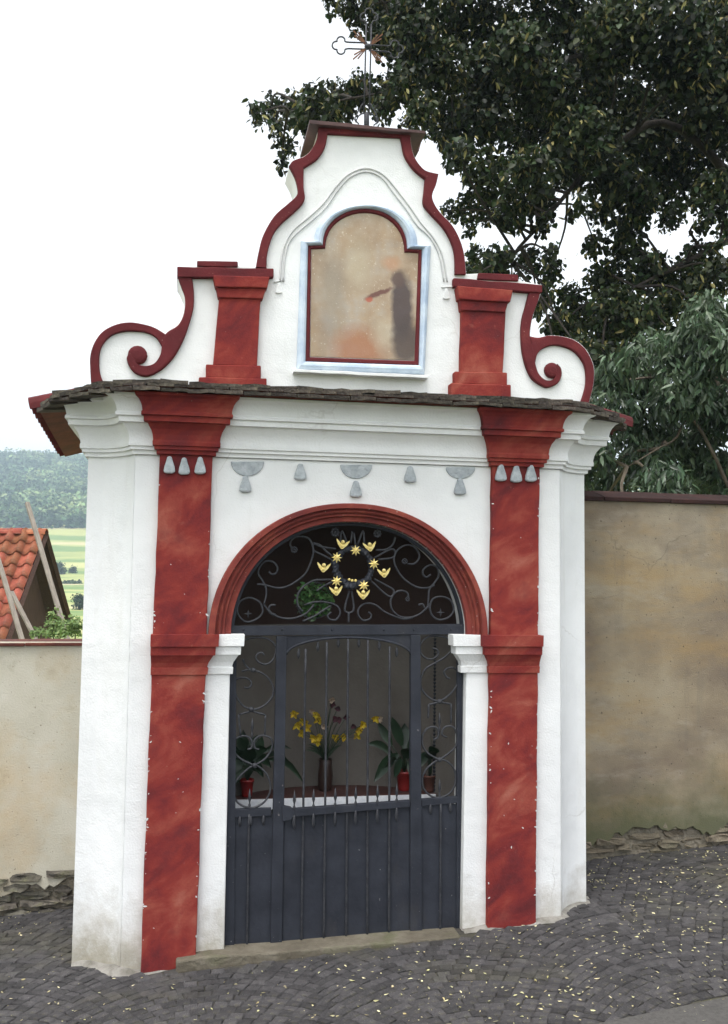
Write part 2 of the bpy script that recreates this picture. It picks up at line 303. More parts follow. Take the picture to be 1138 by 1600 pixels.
PINKF = mat('faded_petal', [(0.3, (0.30, 0.22, 0.17)), (0.6, (0.45, 0.36, 0.28))], 30, 0.7)
DRYF = mat('dry_dark_flower', [(0.3, (0.05, 0.02, 0.03)), (0.6, (0.10, 0.04, 0.05))], 30, 0.8)
REDPOT = mat('red_plastic_pot', [(0.3, (0.17, 0.009, 0.009)), (0.6, (0.23, 0.016, 0.014))], 6, 0.35, spec=0.5)
BROWNPOT = mat('brown_pot', [(0.3, (0.08, 0.035, 0.026)), (0.6, (0.12, 0.05, 0.036))], 6, 0.5)
VASE = mat('dark_vase_glaze', [(0.3, (0.018, 0.010, 0.008)), (0.6, (0.034, 0.018, 0.013))], 8, 0.35, spec=0.5)
LEDGE = mat('ledge_brown', [(0.3, (0.05, 0.022, 0.020)), (0.6, (0.08, 0.036, 0.03))], 8, 0.7)
LACE = mat('white_lace', [(0.3, (0.66, 0.68, 0.72)), (0.6, (0.80, 0.81, 0.83))], 40, 0.9)
FIELD = mat('meadow_and_fields', [(0.3, (0.22, 0.27, 0.09)), (0.5, (0.34, 0.36, 0.13)), (0.7, (0.42, 0.42, 0.17))], 0.02, 0.95, stretch=(0.35, 1, 1), stains=[(0.03, 0.5, 0.55, (0.11, 0.20, 0.06), 0.8, (0.3, 1, 0.2)), (0.05, 0.58, 0.62, (0.50, 0.42, 0.25), 0.7, (0.3, 1, 0.2))])
WOODS = mat('far_wood', [(0.35, (0.030, 0.065, 0.030)), (0.5, (0.075, 0.13, 0.055)), (0.62, (0.22, 0.29, 0.12))], 0.028, 0.95, island=0.6)
FARL = mat('far_tree_leaf', [(0.3, (0.03, 0.055, 0.03)), (0.6, (0.06, 0.095, 0.045))], 0.4, 0.8, island=0.4, translucent=0.1)
WEED = mat('weed_leaf', [(0.3, (0.08, 0.14, 0.04)), (0.6, (0.20, 0.28, 0.10))], 6, 0.6, island=0.4, translucent=0.2)
GRASSY = mat('garden_soil', [(0.3, (0.05, 0.065, 0.025)), (0.6, (0.09, 0.11, 0.04))], 3, 0.95)

# ------------------------------------------------------------------ ground
def terrain_z(x, y):
    prof = [(-400, -6), (-60, -1.5), (-8, -0.55), (5.8, -0.45), (16, -0.8), (60, -2.2), (120, -2.6), (200, -1.3), (300, 2.2), (400, 13), (500, 27.6), (700, 68), (900, 112), (1150, 128), (1600, 128)]
    for (a, za), (b, zb) in zip(prof, prof[1:]):
        if a <= y <= b:
            t = (y - a) / (b - a); z = za + (zb - za) * t; break
    else: z = prof[-1][1] if y > 0 else prof[0][1]
    z += 0.0671 * max(-6, min(6, x)) * max(0.0, 1 - abs(y - 4) / 60)
    if y > 250: z += (y - 250) * 0.012 * mnoise.noise(Vector((x / 260, y / 400, 0)))
    return z
xs = sorted(set([-1500, -1200, -1000, -850] + list(range(-700, 701, 50)) + [850, 1000, 1200, 1500] + [-30, -15, -8, -4, 0, 4, 8, 15, 30]))
ys = [-400, -200, -100, -60, -30, -15, -8, -3, 2, 4, 5.8, 8, 12, 16, 25, 40, 60, 90, 120, 160] + list(range(200, 1200, 40)) + [1300, 1600]
tv = [(x, y, terrain_z(x, y)) for y in ys for x in xs]; nx = len(xs)
tf = [[j * nx + i, j * nx + i + 1, (j + 1) * nx + i + 1, (j + 1) * nx + i] for j in range(len(ys) - 1) for i in range(nx - 1)]
tag(obj('terrain', tv, tf, FIELD, smooth=True), kind='structure')
# garden behind the walls stays hidden below the coping; the paved street in front is its own sheet
def sheet(name, poly, dz, m):
    v = [(x, y, gz(x, y) + dz) for x, y in poly]
    return tag(obj(name, v, [list(range(len(v)))], m), kind='structure')
ca = toW(-9, 1.15, 0); cb = toW(9, 1.15, 0)
street = sheet('street', [(-9, -6), (9, -6), (cb.x, cb.y), (ca.x, ca.y)], 0.0, JOINT)
# asphalt lane along the near side
e0, e1 = Vector((0.90, 3.62)), Vector((1.404, 3.767)); ed = (e1 - e0).normalized()
ql, qr = e0 - ed * 10, e1 + ed * 9
# ------------------------------------------------------------------ setts
def sett_mesh(i):
    r = random.Random(i); a, b, h = 0.0290, 0.0270, 0.04
    def ring(s, z, j): return [(sx * a * s + r.uniform(-j, j), sy * b * s + r.uniform(-j, j), z + r.uniform(-0.0012, 0.0012)) for sx, sy in ((-1, -1), (1, -1), (1, 1), (-1, 1))]
    return loft([ring(1.0, -h, 0.001), ring(1.0, -0.002, 0.003), ring(0.84, 0.0025, 0.003)])
SETTS = [sett_mesh(i) for i in range(10)]
SETT_ME = [mesh('sett', v, f, SETTO) for v, f in SETTS]
cells = []
CW, RISE, ST = 0.98, 0.24, 0.0570
arc = [(s_, math.hypot(1, 2 * RISE * s_ / (CW / 2))) for s_ in np.linspace(-1, 1, 401)]
cum = np.cumsum([a[1] for a in arc]); cum = (cum - cum[0]) / (cum[-1] - cum[0]); arclen = CW / 2 * 2 * np.mean([a[1] for a in arc]); nA = round(arclen / 0.0605)
for ci in range(-8, 9):
    uc = ci * CW + 0.25
    for k in range(-75, 45):
        v0 = k * ST
        for q in range(nA):
            w = (q + (0.75 if k % 2 else 0.25)) / nA
            s_ = float(np.interp(w, cum, [a[0] for a in arc])); sl = math.atan2(-2 * RISE * s_, CW / 2)
            cells.append((uc + s_ * CW / 2 + random.gauss(0, 0.002), v0 - RISE * (s_ * s_) + random.gauss(0, 0.002), sl + random.gauss(0, 0.05), math.cos(sl)))
def in_chapel(u, v):
    return (-1.06 < u < 1.02 and v > -0.045) or (-1.29 < u < 1.22 and v > 0.16) or (v > 0.12 and u > 1.2 and v > 0.84) or (u < -1.27 and v > 1.02) or (-0.83 < u < 0.53 and v > -0.10)
keep = []
for (u, v, a, sc_) in cells:
    if in_chapel(u, v): continue
    P = P0 + U * u + N * v; x, y = P.x, P.y
    side = (Vector((x, y)) - e0).cross(ed)          # >0: camera side of the lane edge
    if side > -0.01 or y < -1 or abs(x) > 8: continue
    keep.append((x, y, a + TH, sc_))
vis = []; rest = []
for c in keep:
    P = Vector((c[0], c[1], gz(c[0], c[1]))); q = proj(P)
    (vis if (q[2] > 0.5 and -12 < q[0] < 1150 and q[1] < 1604) else rest).append((q[2], c))
vis.sort(key=lambda t: t[0]); rest += vis[300:]
def sett_rot(a, r): return (math.atan(-0.0024) + r.gauss(0, 0.018), -math.atan(0.0671) + r.gauss(0, 0.018), a)
rr = random.Random(3)
for i, (_, (x, y, a, sc_)) in enumerate(vis[:300]):
    link('sett', SETT_ME[i % 10], street, (x, y, gz(x, y) + 0.006 + rr.gauss(0, 0.0012)), sett_rot(a, rr), (1, sc_, 1))
SV, SF = [], []
for i, (_, (x, y, a, sc_)) in enumerate(rest):
    v, f = SETTS[i % 10]; M = Matrix.Translation((x, y, gz(x, y) + 0.006 + rr.gauss(0, 0.0012))) @ Matrix.Rotation(a, 4, 'Z') @ Matrix.Diagonal((1, sc_, 1, 1))
    k = len(SV); tx, ty = rr.gauss(0, 0.018) - 0.0024, rr.gauss(0, 0.018) + 0.0671
    for p in v:
        w = M @ Vector(p); SV.append((w.x, w.y, w.z + (w.x - x) * ty + (w.y - y) * tx))
    SF += [[j + k for j in q] for q in f]
me = mesh('sett_paving', SV, SF, SETT, fix=False)
tag(link('sett_paving', me, street), kind='stuff')
tag(obj('road', [(ql.x, ql.y, gz(ql.x, ql.y) + 0.014), (qr.x, qr.y, gz(qr.x, qr.y) + 0.014), (9, -6, gz(9, -6) + 0.014), (-9, -6, gz(-9, -6) + 0.014)], [[0, 1, 2, 3]], ASPH), kind='structure')

# ------------------------------------------------------------------ chapel
CH = empty('wayside_chapel', P0, TH)
tag(CH, 'small white baroque chapel with red marbled pilasters and curved gable standing before garden walls', 'chapel')
def zf(y, o=0.0, x=555): return Fp(x, y, -o)[1]
AL, AR, RC = -1.050, 1.004, 0.160
XL, XR = -1.272, 1.200
ZB, ZT = -0.35, zf(722)
SAG = 0.026; RHO = (RC * math.sqrt(2)) ** 2 / (8 * SAG) + SAG / 2
def corner_arc(o, A, sg, n=10):
    """shallow concave corner, pushed out by o; sg = -1 left, +1 right; from the front fold to the side strip"""
    k = (RHO - SAG) / math.sqrt(2); cx_, cy_ = A + sg * (RC / 2 + k), RC / 2 - k; r = RHO - o
    xa = cx_ - sg * math.sqrt(r * r - (-o - cy_) ** 2); xb = cx_ - sg * math.sqrt(r * r - (RC - o - cy_) ** 2)
    a0 = math.atan2(-o - cy_, -sg * (xa - cx_)); a1 = math.atan2(RC - o - cy_, -sg * (xb - cx_))
    return [(cx_ - sg * r * math.cos(a0 + (a1 - a0) * q / (n - 1)), cy_ + r * math.sin(a0 + (a1 - a0) * q / (n - 1))) for q in range(n)]
def plan(o):
    """outline of the body pushed out by o: from the back left round the front to the back right"""
    return [(XL - o, 2.4), (XL - o, RC - o)] + corner_arc(o, AL, -1)[::-1] + corner_arc(o, AR, 1) + [(XR + o, RC - o), (XR + o, 2.4)]
jl, jr = -0.596, 0.506; acx = (jl + jr) / 2; ARZ = 1.43
def pc_(t): c = math.cos(t); return math.copysign(abs(c) ** 0.93, c)
arch_in = [(acx + 0.010 - 0.563 * pc_(t), ARZ + 0.530 * math.sin(t)) for t in np.linspace(0, math.pi, 41)]
wall_poly = [(AL, ZB), (AL, ZT), (AR, ZT), (AR, ZB), (jr, ZB)] + arch_in[::-1] + [(jl, ZB)]
obj('front_wall', *prism(wall_poly, 0.0, 0.18), WHITE, CH, bevel=0.006)
for side in (0, 1):
    p = plan(0.0)
    seg = p[:12] if side == 0 else p[12:]
    inner = [(AL + 0.05, 0.17), (AL + 0.05, 2.4)] if side == 0 else [(AR - 0.05, 2.4), (AR - 0.05, 0.17)]
    ring = seg + inner
    lean = 0.018 if side == 0 else 0.012
    lo = [(x, y + 0.001, ZB) for x, y in ring]; hi = [(x, y + 0.001, ZT) for x, y in ring]
    obj('corner_wall', *loft([lo, hi]), WHITE, CH, smooth='angle')
obj('back_wall', *box(AL + 0.05, AR - 0.05, 2.3, 2.39, ZB, 2.5), WHITE, CH)
# interior niche: curved back wall with a half dome
nc, na, nb = acx, 0.60, 0.47
nv, nf = [], []
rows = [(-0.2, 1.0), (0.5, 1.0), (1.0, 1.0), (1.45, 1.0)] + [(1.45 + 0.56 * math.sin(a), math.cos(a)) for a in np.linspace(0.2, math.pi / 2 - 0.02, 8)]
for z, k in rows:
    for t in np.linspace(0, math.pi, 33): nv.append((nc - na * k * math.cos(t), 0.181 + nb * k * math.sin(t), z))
for j in range(len(rows) - 1):
    for i in range(32): nf.append([j * 33 + i, j * 33 + i + 1, (j + 1) * 33 + i + 1, (j + 1) * 33 + i])
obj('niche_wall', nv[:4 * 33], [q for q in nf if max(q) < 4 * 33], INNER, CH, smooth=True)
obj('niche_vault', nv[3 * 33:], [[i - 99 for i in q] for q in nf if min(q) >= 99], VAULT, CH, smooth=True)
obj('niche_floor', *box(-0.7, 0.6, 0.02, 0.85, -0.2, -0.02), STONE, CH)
# altar ledge with a white lace edge
zl = Fp(545, 1243, 0.39)[1]
led = [(nc - 0.597 * math.cos(t), 0.181 + 0.467 * math.sin(t)) for t in np.linspace(0.47, math.pi - 0.47, 25)]
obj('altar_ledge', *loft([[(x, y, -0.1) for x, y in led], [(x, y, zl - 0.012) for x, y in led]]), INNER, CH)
obj('ledge_top', *loft([[(x, y - (0.012 if i in (0, 24) else 0), zl - 0.0115) for i, (x, y) in enumerate(led)], [(x, y - (0.012 if i in (0, 24) else 0), zl) for i, (x, y) in enumerate(led)]]), LEDGE, CH, bevel=0.003)
lz = []
n = 60
for i in range(n + 1):
    x = led[0][0] + 0.012 + (led[-1][0] - led[0][0] - 0.024) * i / n
    lz.append((x, zl - 0.05 - 0.012 * abs(math.sin(i * math.pi / 4))))
obj('lace_edge', *prism([(lz[0][0], zl - 0.002)] + lz + [(lz[-1][0], zl - 0.002)], 0.366, 0.378), LACE, CH)

# cornice: one moulded profile run round the plan
PROF = [(722, 0), (722, .014), (715, .014), (715, .027), (709, .027), (709, .036), (703, .037), (700, .034), (692, .038), (684, .047), (677, .062), (674, .066), (674, .086), (664, .087), (664, .100), (659, .100), (657, .094), (650, .098), (643, .106), (637, .118), (633, .134), (629, .136)]
PZ = [(zf(y, o), o) for y, o in PROF]
for i in range(1, len(PZ)):
    if PZ[i][0] < PZ[i - 1][0]: PZ[i] = (PZ[i - 1][0] + 0.001, PZ[i][1])
ZC = PZ[-1][0]
ringz = [[(x, y, z) for x, y in plan(o)] for z, o in PZ]
cv = [p for r in ringz for p in r]; npn = len(ringz[0]); cf = []
for i in range(len(ringz) - 1):
    for k in range(npn - 1): cf.append([i * npn + k, i * npn + k + 1, (i + 1) * npn + k + 1, (i + 1) * npn + k])
# top and back close the moulding
cf.append(list(range((len(ringz) - 1) * npn, len(ringz) * npn)))
obj('cornice', cv, cf, WHITE, CH, smooth='angle')
# red pilasters, imposts, capitals
PD = 0.034
wq = random.Random(31)
def wob(px, step=26, a=0.75):
    out = []
    for i, p in enumerate(px):
        q = px[(i + 1) % len(px)]; L_ = math.hypot(q[0] - p[0], q[1] - p[1]); k = max(1, int(L_ / step)); out.append(p)
        for j in range(1, k): t = j / k; out.append((p[0] + (q[0] - p[0]) * t + wq.uniform(-a, a), p[1] + (q[1] - p[1]) * t + wq.uniform(-a, a)))
    return out
def quadprism(px, d0, d1): return prism(pts(d0, *wob(px)), d0, d1)
pil = {0: [(250, 708), (333, 708), (306, 1506), (219, 1530)], 1: [(770, 722), (844, 722), (838, 1450), (762, 1462)]}
for s in (0, 1):
    obj('pilaster', *quadprism(pil[s], -PD, 0.01), REDM, CH, bevel=0.005)
    q = pts(-PD, *pil[s]); x0, x1 = q[0][0], q[1][0]
    rings = []
    for z, o in PZ:
        e = o * 0.80; d = -(PD + o * 1.02 + 0.004)
        rings.append([(x0 - e - 0.003, d, z), (x1 + e + 0.003, d, z), (x1 + e + 0.003, 0.02, z), (x0 - e - 0.003, 0.02, z)])
    obj('capital', *loft(rings), REDM, CH, bevel=0.002)
cq = random.Random(44)
for s in (0, 1):
    CV_, CF_ = [], []
    for k in range(95):
        t = cq.random() ** 0.8; a, b, c, d = pil[s]; l_ = (a[0] + (d[0] - a[0]) * t, a[1] + (d[1] - a[1]) * t); r_ = (b[0] + (c[0] - b[0]) * t, b[1] + (c[1] - b[1]) * t)
        e = cq.choice((0.01, 0.02, 0.03, 0.97, 0.98, 0.99, 0.5)); w = cq.uniform(.08, .92) if e == 0.5 else e
        if w == e and cq.random() < .35: continue
        x, y = l_[0] + (r_[0] - l_[0]) * w, l_[1] + (r_[1] - l_[1]) * w
        if y < 745 or 985 < y < 1060 or y > (1505 if s == 0 else 1450): continue
        u, z = Fp(x, y, -PD); sz = cq.uniform(.0008, .0030) * (1.4 if w == e else 1); an = cq.uniform(0, 6.28); el = cq.uniform(1, 2.6); n0 = len(CV_)
        for q in range(7):
            th_ = 2 * math.pi * q / 7; rr_ = sz * cq.uniform(.6, 1.3); px_, pz_ = math.cos(th_) * rr_ * el, math.sin(th_) * rr_
            CV_.append((u + px_ * math.cos(an) - pz_ * math.sin(an), -PD - 0.0012, z + px_ * math.sin(an) + pz_ * math.cos(an)))
        CF_.append(list(range(n0, n0 + 7)))
    obj('paint_chips', CV_, CF_, LINEP, CH)['kind'] = 'stuff'
# imposts
IMP = [(1052, 0.0), (1052, 0.010), (1042, 0.012), (1041, 0.006), (1034, 0.012), (1023, 0.034), (1023, 0.042), (1010, 0.044), (1010, 0.056), (992, 0.058)]
IZ = [(Fp(555, y, -o)[1], o) for y, o in IMP]
for s in (0, 1):
    def xat(i, z, d):
        a = pts(d, *pil[s]); lo, hi = (a[3], a[0]) if i == 0 else (a[2], a[1]); t = (z - lo[1]) / (hi[1] - lo[1]); return lo[0] + (hi[0] - lo[0]) * t
    rings = []; rings2 = []
    for z, o in IZ:
        a, b = xat(0, z, -PD), xat(1, z, -PD)
        e = o
        if s == 0: a -= 0.003 + e * 0.1; b += e * 0.95
        else: b += 0.003 + e * 0.1; a -= e * 0.95
        d = -(PD + o * 0.8)
        rings.append([(a, d, z), (b, d, z), (b, 0.01, z), (a, 0.01, z)])
        if s == 0: c0, c1 = b - 0.003, jl + e * 1.02
        else: c0, c1 = jr - e * 1.02, a + 0.003
        d2 = -(0.002 + o * 0.75)
        rings2.append([(c0, d2, z), (c1, d2, z), (c1, 0.05, z), (c0, 0.05, z)])
    obj('pilaster_impost', *loft(rings), REDM, CH, bevel=0.002)
    obj('jamb_impost', *loft(rings2), WHITE, CH, bevel=0.002)
# arch moulding
NA = 61
tA = np.linspace(0, math.pi, NA)
ao = [(acx + 0.004 - 0.660 * pc_(t), ARZ + 0.614 * math.sin(t)) for t in tA]
ai = [(acx + 0.010 - 0.563 * pc_(t), ARZ + 0.530 * math.sin(t)) for t in tA]
aprof = [(0, 0.01), (0, -0.044), (0.05, -0.052), (0.27, -0.052), (0.31, -0.044), (0.33, -0.030), (0.38, -0.032), (0.46, -0.040), (0.53, -0.034), (0.56, -0.020), (0.60, -0.022), (0.68, -0.026), (0.73, -0.016), (0.75, -0.006), (0.985, -0.006), (1.004, -0.002), (1.004, 0.03)]
obj('arch_moulding', *band(ao, ai, aprof), REDA, CH, smooth='angle')
# drapery tassels painted grey under the cornice
def half_disc(x, y, rx, ry):
    o = [(x + rx * math.cos(t), y + ry * math.sin(t)) for t in np.linspace(0, math.pi, 15)]
    return prism(pts(-0.006, *o), -0.007, 0.004)
def tassel(x, y, w, h, d=0.0, t=0.02):
    o = [(x - w * .18, y - h / 2), (x + w * .18, y - h / 2), (x + w * .25, y - h * .28), (x + w * .42, y + h * .1), (x + w * .5, y + h * .42), (x + w * .2, y + h / 2), (x - w * .2, y + h / 2), (x - w * .5, y + h * .42), (x - w * .42, y + h * .1), (x - w * .25, y - h * .28)]
    return prism(pts(d - t, *o), d - t, d + 0.004)
for x, y, rx, ry in ((387, 721, 26, 23), (557, 726, 25, 22), (720, 730, 23, 18)):
    obj('drapery_swag', *half_disc(x, y, rx, ry), GREYP, CH, bevel=0.003)
for x, y in ((384, 756), (470, 737), (557, 764), (642, 741), (720, 760)):
    obj('tassel', *tassel(x, y, 20, 26), GREYP, CH, bevel=0.008)
for x, y in ((265, 726), (288, 728), (313, 727), (784, 738), (808, 740), (831, 739)):
    obj('tassel', *tassel(x, y, 19, 27, -PD), GREYP, CH, bevel=0.008)

# gable: traced outline, white body with raised red edge
gl = [(143, 612), (141, 578), (141, 556), (147, 536), (160, 518), (180, 507), (202, 503), (224, 506), (243, 512), (259, 520)]
gl2 = [(259, 520), (267, 512), (274, 511)]
gl3 = [(274, 511), (281, 502), (287, 487), (289, 464), (284, 449), (277, 434)]
gl4 = [(277, 434), (277, 417), (307, 416), (309, 407), (371, 408), (373, 415), (400, 417)]
gl5 = [(400, 417), (405, 390), (412, 366), (429, 337), (450, 318), (463, 306), (466, 296), (463, 281), (459, 271), (452, 258)]
gl6 = [(452, 258), (459, 250), (477, 243), (489, 230), (496, 214), (498, 198)]
gr6 = [(642, 203), (643, 225), (648, 244), (658, 259), (668, 267), (686, 271)]
gr5 = [(686, 271), (682, 288), (676, 304), (679, 317), (689, 332), (707, 351), (719, 373), (726, 397), (729, 428)]
gr4 = [(729, 428), (748, 427), (809, 429), (811, 438), (847, 445), (847, 454)]
gr3 = [(847, 454), (842, 469), (835, 488), (831, 506), (829, 525)]
gr2 = [(829, 525), (842, 527), (858, 524), (877, 525), (896, 530), (912, 541), (923, 557), (929, 576), (928, 601), (922, 626), (919, 640)]
def sm(*segs, flags=None, n=5):
    out = []
    for i, s in enumerate(segs):
        c = catmull([Vector(p) for p in s], n) if (flags is None or flags[i]) else [Vector(p) for p in s]
        out += c if not out else c[1:]
    return [(p.x, p.y) for p in out]
gout_l = sm(gl, gl2, gl3, gl4, gl5, gl6, flags=[1, 0, 1, 0, 1, 1])
gout_r = sm(gr6, gr5, gr4, gr3, gr2, flags=[1, 1, 0, 1, 1])
GD = 0.0
gpoly = pts(GD, *(gout_l + gout_r))
# close the foot below the ledge tiles
zfoot = ZC - 0.02
gpoly = gpoly + [(gpoly[-1][0], zfoot), (gpoly[0][0], zfoot)]
obj('gable', *prism(gpoly, GD, GD + 0.22), WHITE, CH, bevel=0.004)
def px_band(outer, inner, n=60, d=-0.022, back=0.006, m=REDB, name='gable_edging', round_=0.12):
    A = [Fp(x, y, d) for x, y in resample([Vector(p) for p in outer], n)] if False else pts(d, *[(p.x, p.y) for p in resample([Vector(q) for q in outer], n)])
    B = pts(d, *[(p.x, p.y) for p in resample([Vector(q) for q in inner], n)])
    pr = [(0, back), (0, d + 0.006), (round_ * .5, d + 0.001), (round_, d), (1 - round_, d), (1 - round_ * .5, d + 0.001), (1, d + 0.006), (1, back)]
    return obj(name, *band(A, B, pr), m, CH)
in5 = sm([(417, 418), (418, 397), (426, 369), (438, 351), (459, 332), (473, 318), (477, 307), (475, 292), (475, 262)])
in6 = sm([(475, 262), (496, 248), (508, 230), (513, 207)])
px_band(sm(gl5), in5); px_band(sm(gl6), in6)
inr6 = sm([(626, 213), (628, 221), (633, 243), (647, 264), (665, 279)])
inr5 = sm([(665, 279), (663, 299), (662, 318), (672, 332), (693, 355), (705, 376), (711, 397), (712, 428)])
px_band(sm(gr6), inr6); px_band(sm(gr5), inr5)
px_band([(498, 198), (642, 203)], [(510, 208), (628, 214)], 6)
# wing scrolls: S band with the spiral, and the outer round of the volute
S_out_l = sm([(277, 430), (284, 449), (289, 464), (288, 487), (279, 507), (259, 521), (253, 541), (251, 553), (243, 566), (231, 571), (218, 570), (212, 564), (216, 561)])
S_in_l = sm([(300, 430), (303, 452), (303, 477), (297, 502), (288, 528), (275, 553), (259, 572), (243, 583), (228, 588), (212, 583), (202, 572), (198, 559), (203, 550)])
px_band(S_out_l, S_in_l, 90)
def disc(x, y, r, d=-0.022, back=0.006, name='volute_eye', m=REDB, dome=0.3):
    c = Fp(x, y, d); rr_ = r * 4.55 / F_PX
    v, f = lathe([(rr_, 0), (rr_, 0.6), (rr_ * .8, 0.85), (rr_ * .4, 1.0)], 16)
    v = [(c[0] + p[0], back + (d - back) * p[2] * 1.06, c[1] + p[1]) for p in v]
    return obj(name, v, f, m, CH, smooth=False)
disc(215, 554, 14.5); 
V_out_l = sm([(143, 612), (141, 578), (141, 556), (147, 536), (160, 518), (180, 507), (202, 503), (224, 506), (243, 512), (262, 524)])
V_in_l = sm([(170, 612), (158, 588), (155, 566), (158, 543), (171, 526), (190, 518), (212, 517), (231, 520), (245, 528), (253, 541)])
px_band(V_out_l, V_in_l, 60, d=-0.020)
S_out_r = sm([(847, 450), (842, 469), (835, 488), (830, 508), (829, 525), (834, 545), (837, 567), (841, 582), (849, 592), (858, 595), (866, 592), (868, 587), (862, 584)])
S_in_r = sm([(828, 455), (822, 478), (817, 497), (815, 519), (817, 548), (823, 573), (833, 592), (849, 603), (858, 605), (871, 600), (878, 589), (878, 576), (872, 568)])
px_band(S_out_r, S_in_r, 90); disc(864, 578, 13)
V_out_r = sm([(829, 525), (842, 527), (858, 524), (877, 525), (896, 530), (912, 541), (923, 557), (929, 576), (928, 601), (922, 626), (919, 640)])
V_in_r = sm([(837, 567), (841, 552), (852, 543), (868, 539), (887, 543), (902, 552), (914, 570), (917, 589), (915, 608), (908, 630), (904, 640)])
px_band(V_out_r, V_in_r, 60, d=-0.020)
# wing tops
def slab(px, d0, d1, m=REDB, name='gable_coping', bev=0.005): return obj(name, *quadprism(px, d0, d1), m, CH, bevel=bev)
slab([(277, 416), (428, 419), (428, 433), (277, 433)], -0.03, 0.23)
slab([(308, 407), (372, 408), (372, 417), (308, 416)], -0.012, 0.225)
slab([(709, 434), (848, 445), (848, 457), (709, 448)], -0.03, 0.23)
slab([(748, 426), (810, 429), (811, 439), (746, 436)], -0.012, 0.225)
# little gable pilasters
slab([(343, 462), (408, 464), (402, 572), (333, 570)], -0.035, 0.01, REDM, 'gable_pilaster')
slab([(333, 430), (422, 432), (418, 450), (337, 448)], -0.060, 0.01, REDM, 'gable_capital')
slab([(338, 448), (416, 450), (411, 467), (341, 465)], -0.046, 0.01, REDM, 'gable_capital')
slab([(322, 569), (408, 571), (408, 592), (322, 590)], -0.045, 0.01, REDM, 'gable_base')
slab([(311, 589), (417, 591), (417, 620), (311, 618)], -0.056, 0.01, REDM, 'gable_base')
slab([(722, 482), (791, 485), (786, 583), (720, 582)], -0.035, 0.01, REDM, 'gable_pilaster')
slab([(715, 446), (802, 453), (798, 472), (718, 467)], -0.060, 0.01, REDM, 'gable_capital')
slab([(719, 466), (795, 471), (790, 488), (721, 485)], -0.046, 0.01, REDM, 'gable_capital')
slab([(711, 580), (793, 582), (793, 602), (711, 600)], -0.045, 0.01, REDM, 'gable_base')
slab([(705, 598), (799, 601), (799, 632), (705, 630)], -0.056, 0.01, REDM, 'gable_base')
# incised curl lines and small tassels beside the picture
def line(name, p, r=0.0045, m=LINEP, d=-0.003, n=5):
    c = sm(p, n=n); v, f = tube([L3(x, y, d) for x, y in c], r, 5); return obj(name, v, f, m, CH, smooth=True)
for off in (0, 5):
    line('raised_line', [(438 + off, 440), (440 + off, 405), (446 + off, 380), (460 + off, 358 + off), (484 + off, 338 + off), (505 + off, 318 + off), (525 + off * .6, 292 + off), (545 + off * .4, 272 + off), (572, 263 + off), (598 - off * .4, 272 + off), (620 - off, 296 + off), (640 - off, 322 + off), (658 - off, 348 + off), (678 - off, 372), (692 - off, 400), (699 - off, 440)])
line('raised_line', [(428, 441), (441, 438)], m=LINEP); line('raised_line', [(690, 449), (709, 448)])
obj('tassel', *tassel(436, 450, 11, 16, GD, 0.008), WHITE, CH, bevel=0.002)
obj('tassel', *tassel(698, 459, 11, 16, GD, 0.008), WHITE, CH, bevel=0.002)
# picture niche: blue moulded frame, dark red slip, faded painting
def frame_px(l, r, sh, top, bot, k):
    """shouldered arch in photo pixels, k = shoulder width"""
    (lx0, lx1), (rx0, rx1) = l, r
    p = [(lx0, bot[0]), (lx1, sh[0]), (lx1 + k, sh[0] - 1)]
    a, b = lx1 + k, rx1 - k
    for t in np.linspace(0, math.pi, 21)[1:-1]:
        cx_, rx_ = (a + b) / 2, (b - a) / 2
        base = sh[0] - 1 + (sh[1] - sh[0]) * (1 - math.cos(t)) / 2
        p.append((cx_ - rx_ * math.cos(t), base - (base - top) * math.sin(t) ** 0.9))
    p += [(rx1 - k, sh[1] - 1), (rx1, sh[1]), (rx0, bot[1])]
    return p
fo = frame_px((464, 471), (664, 674), (376, 383), 319, (577, 584), 21)
fm = frame_px((478, 482), (655, 660), (383, 389), 325, (564, 570), 23)
fi = frame_px((485, 487), (649, 655), (388, 394), 331, (557, 563), 22)
def loop(A, B, prof, name, m):
    v, f = band(pts(-0.02, *(A + A[:1])), pts(-0.02, *(B + B[:1])), prof, cap=False); return obj(name, v, f, m, CH)
loop(fo, fm, [(0, 0.004), (0, -0.012), (0.12, -0.020), (0.45, -0.030), (0.7, -0.028), (0.92, -0.018), (1, -0.010), (1, 0.004)], 'picture_frame', BLUE)
loop(fm, fi, [(0, -0.008), (0.1, -0.014), (0.7, -0.013), (1, -0.006), (1, 0.004)], 'frame_slip', REDB)
slab([(460, 576), (671, 586), (669, 591), (459, 581)], -0.05, 0.005, WHITE, 'picture_sill', 0.002)
pc = Fp(570, 460, 0); 
PAINT = mat('faded_fresco', [(0.3, (0.27, 0.19, 0.125)), (0.5, (0.37, 0.285, 0.205)), (0.7, (0.45, 0.38, 0.30))], 6, 0.9, 0.4, 150, 0.002, speck=(120, 0.66, 0.72, (0.62, 0.55, 0.45)),
            stains=[(3.5, 0.48, 0.68, (0.36, 0.22, 0.10), 0.45), (5, 0.5, 0.68, (0.36, 0.34, 0.31), 0.6)])
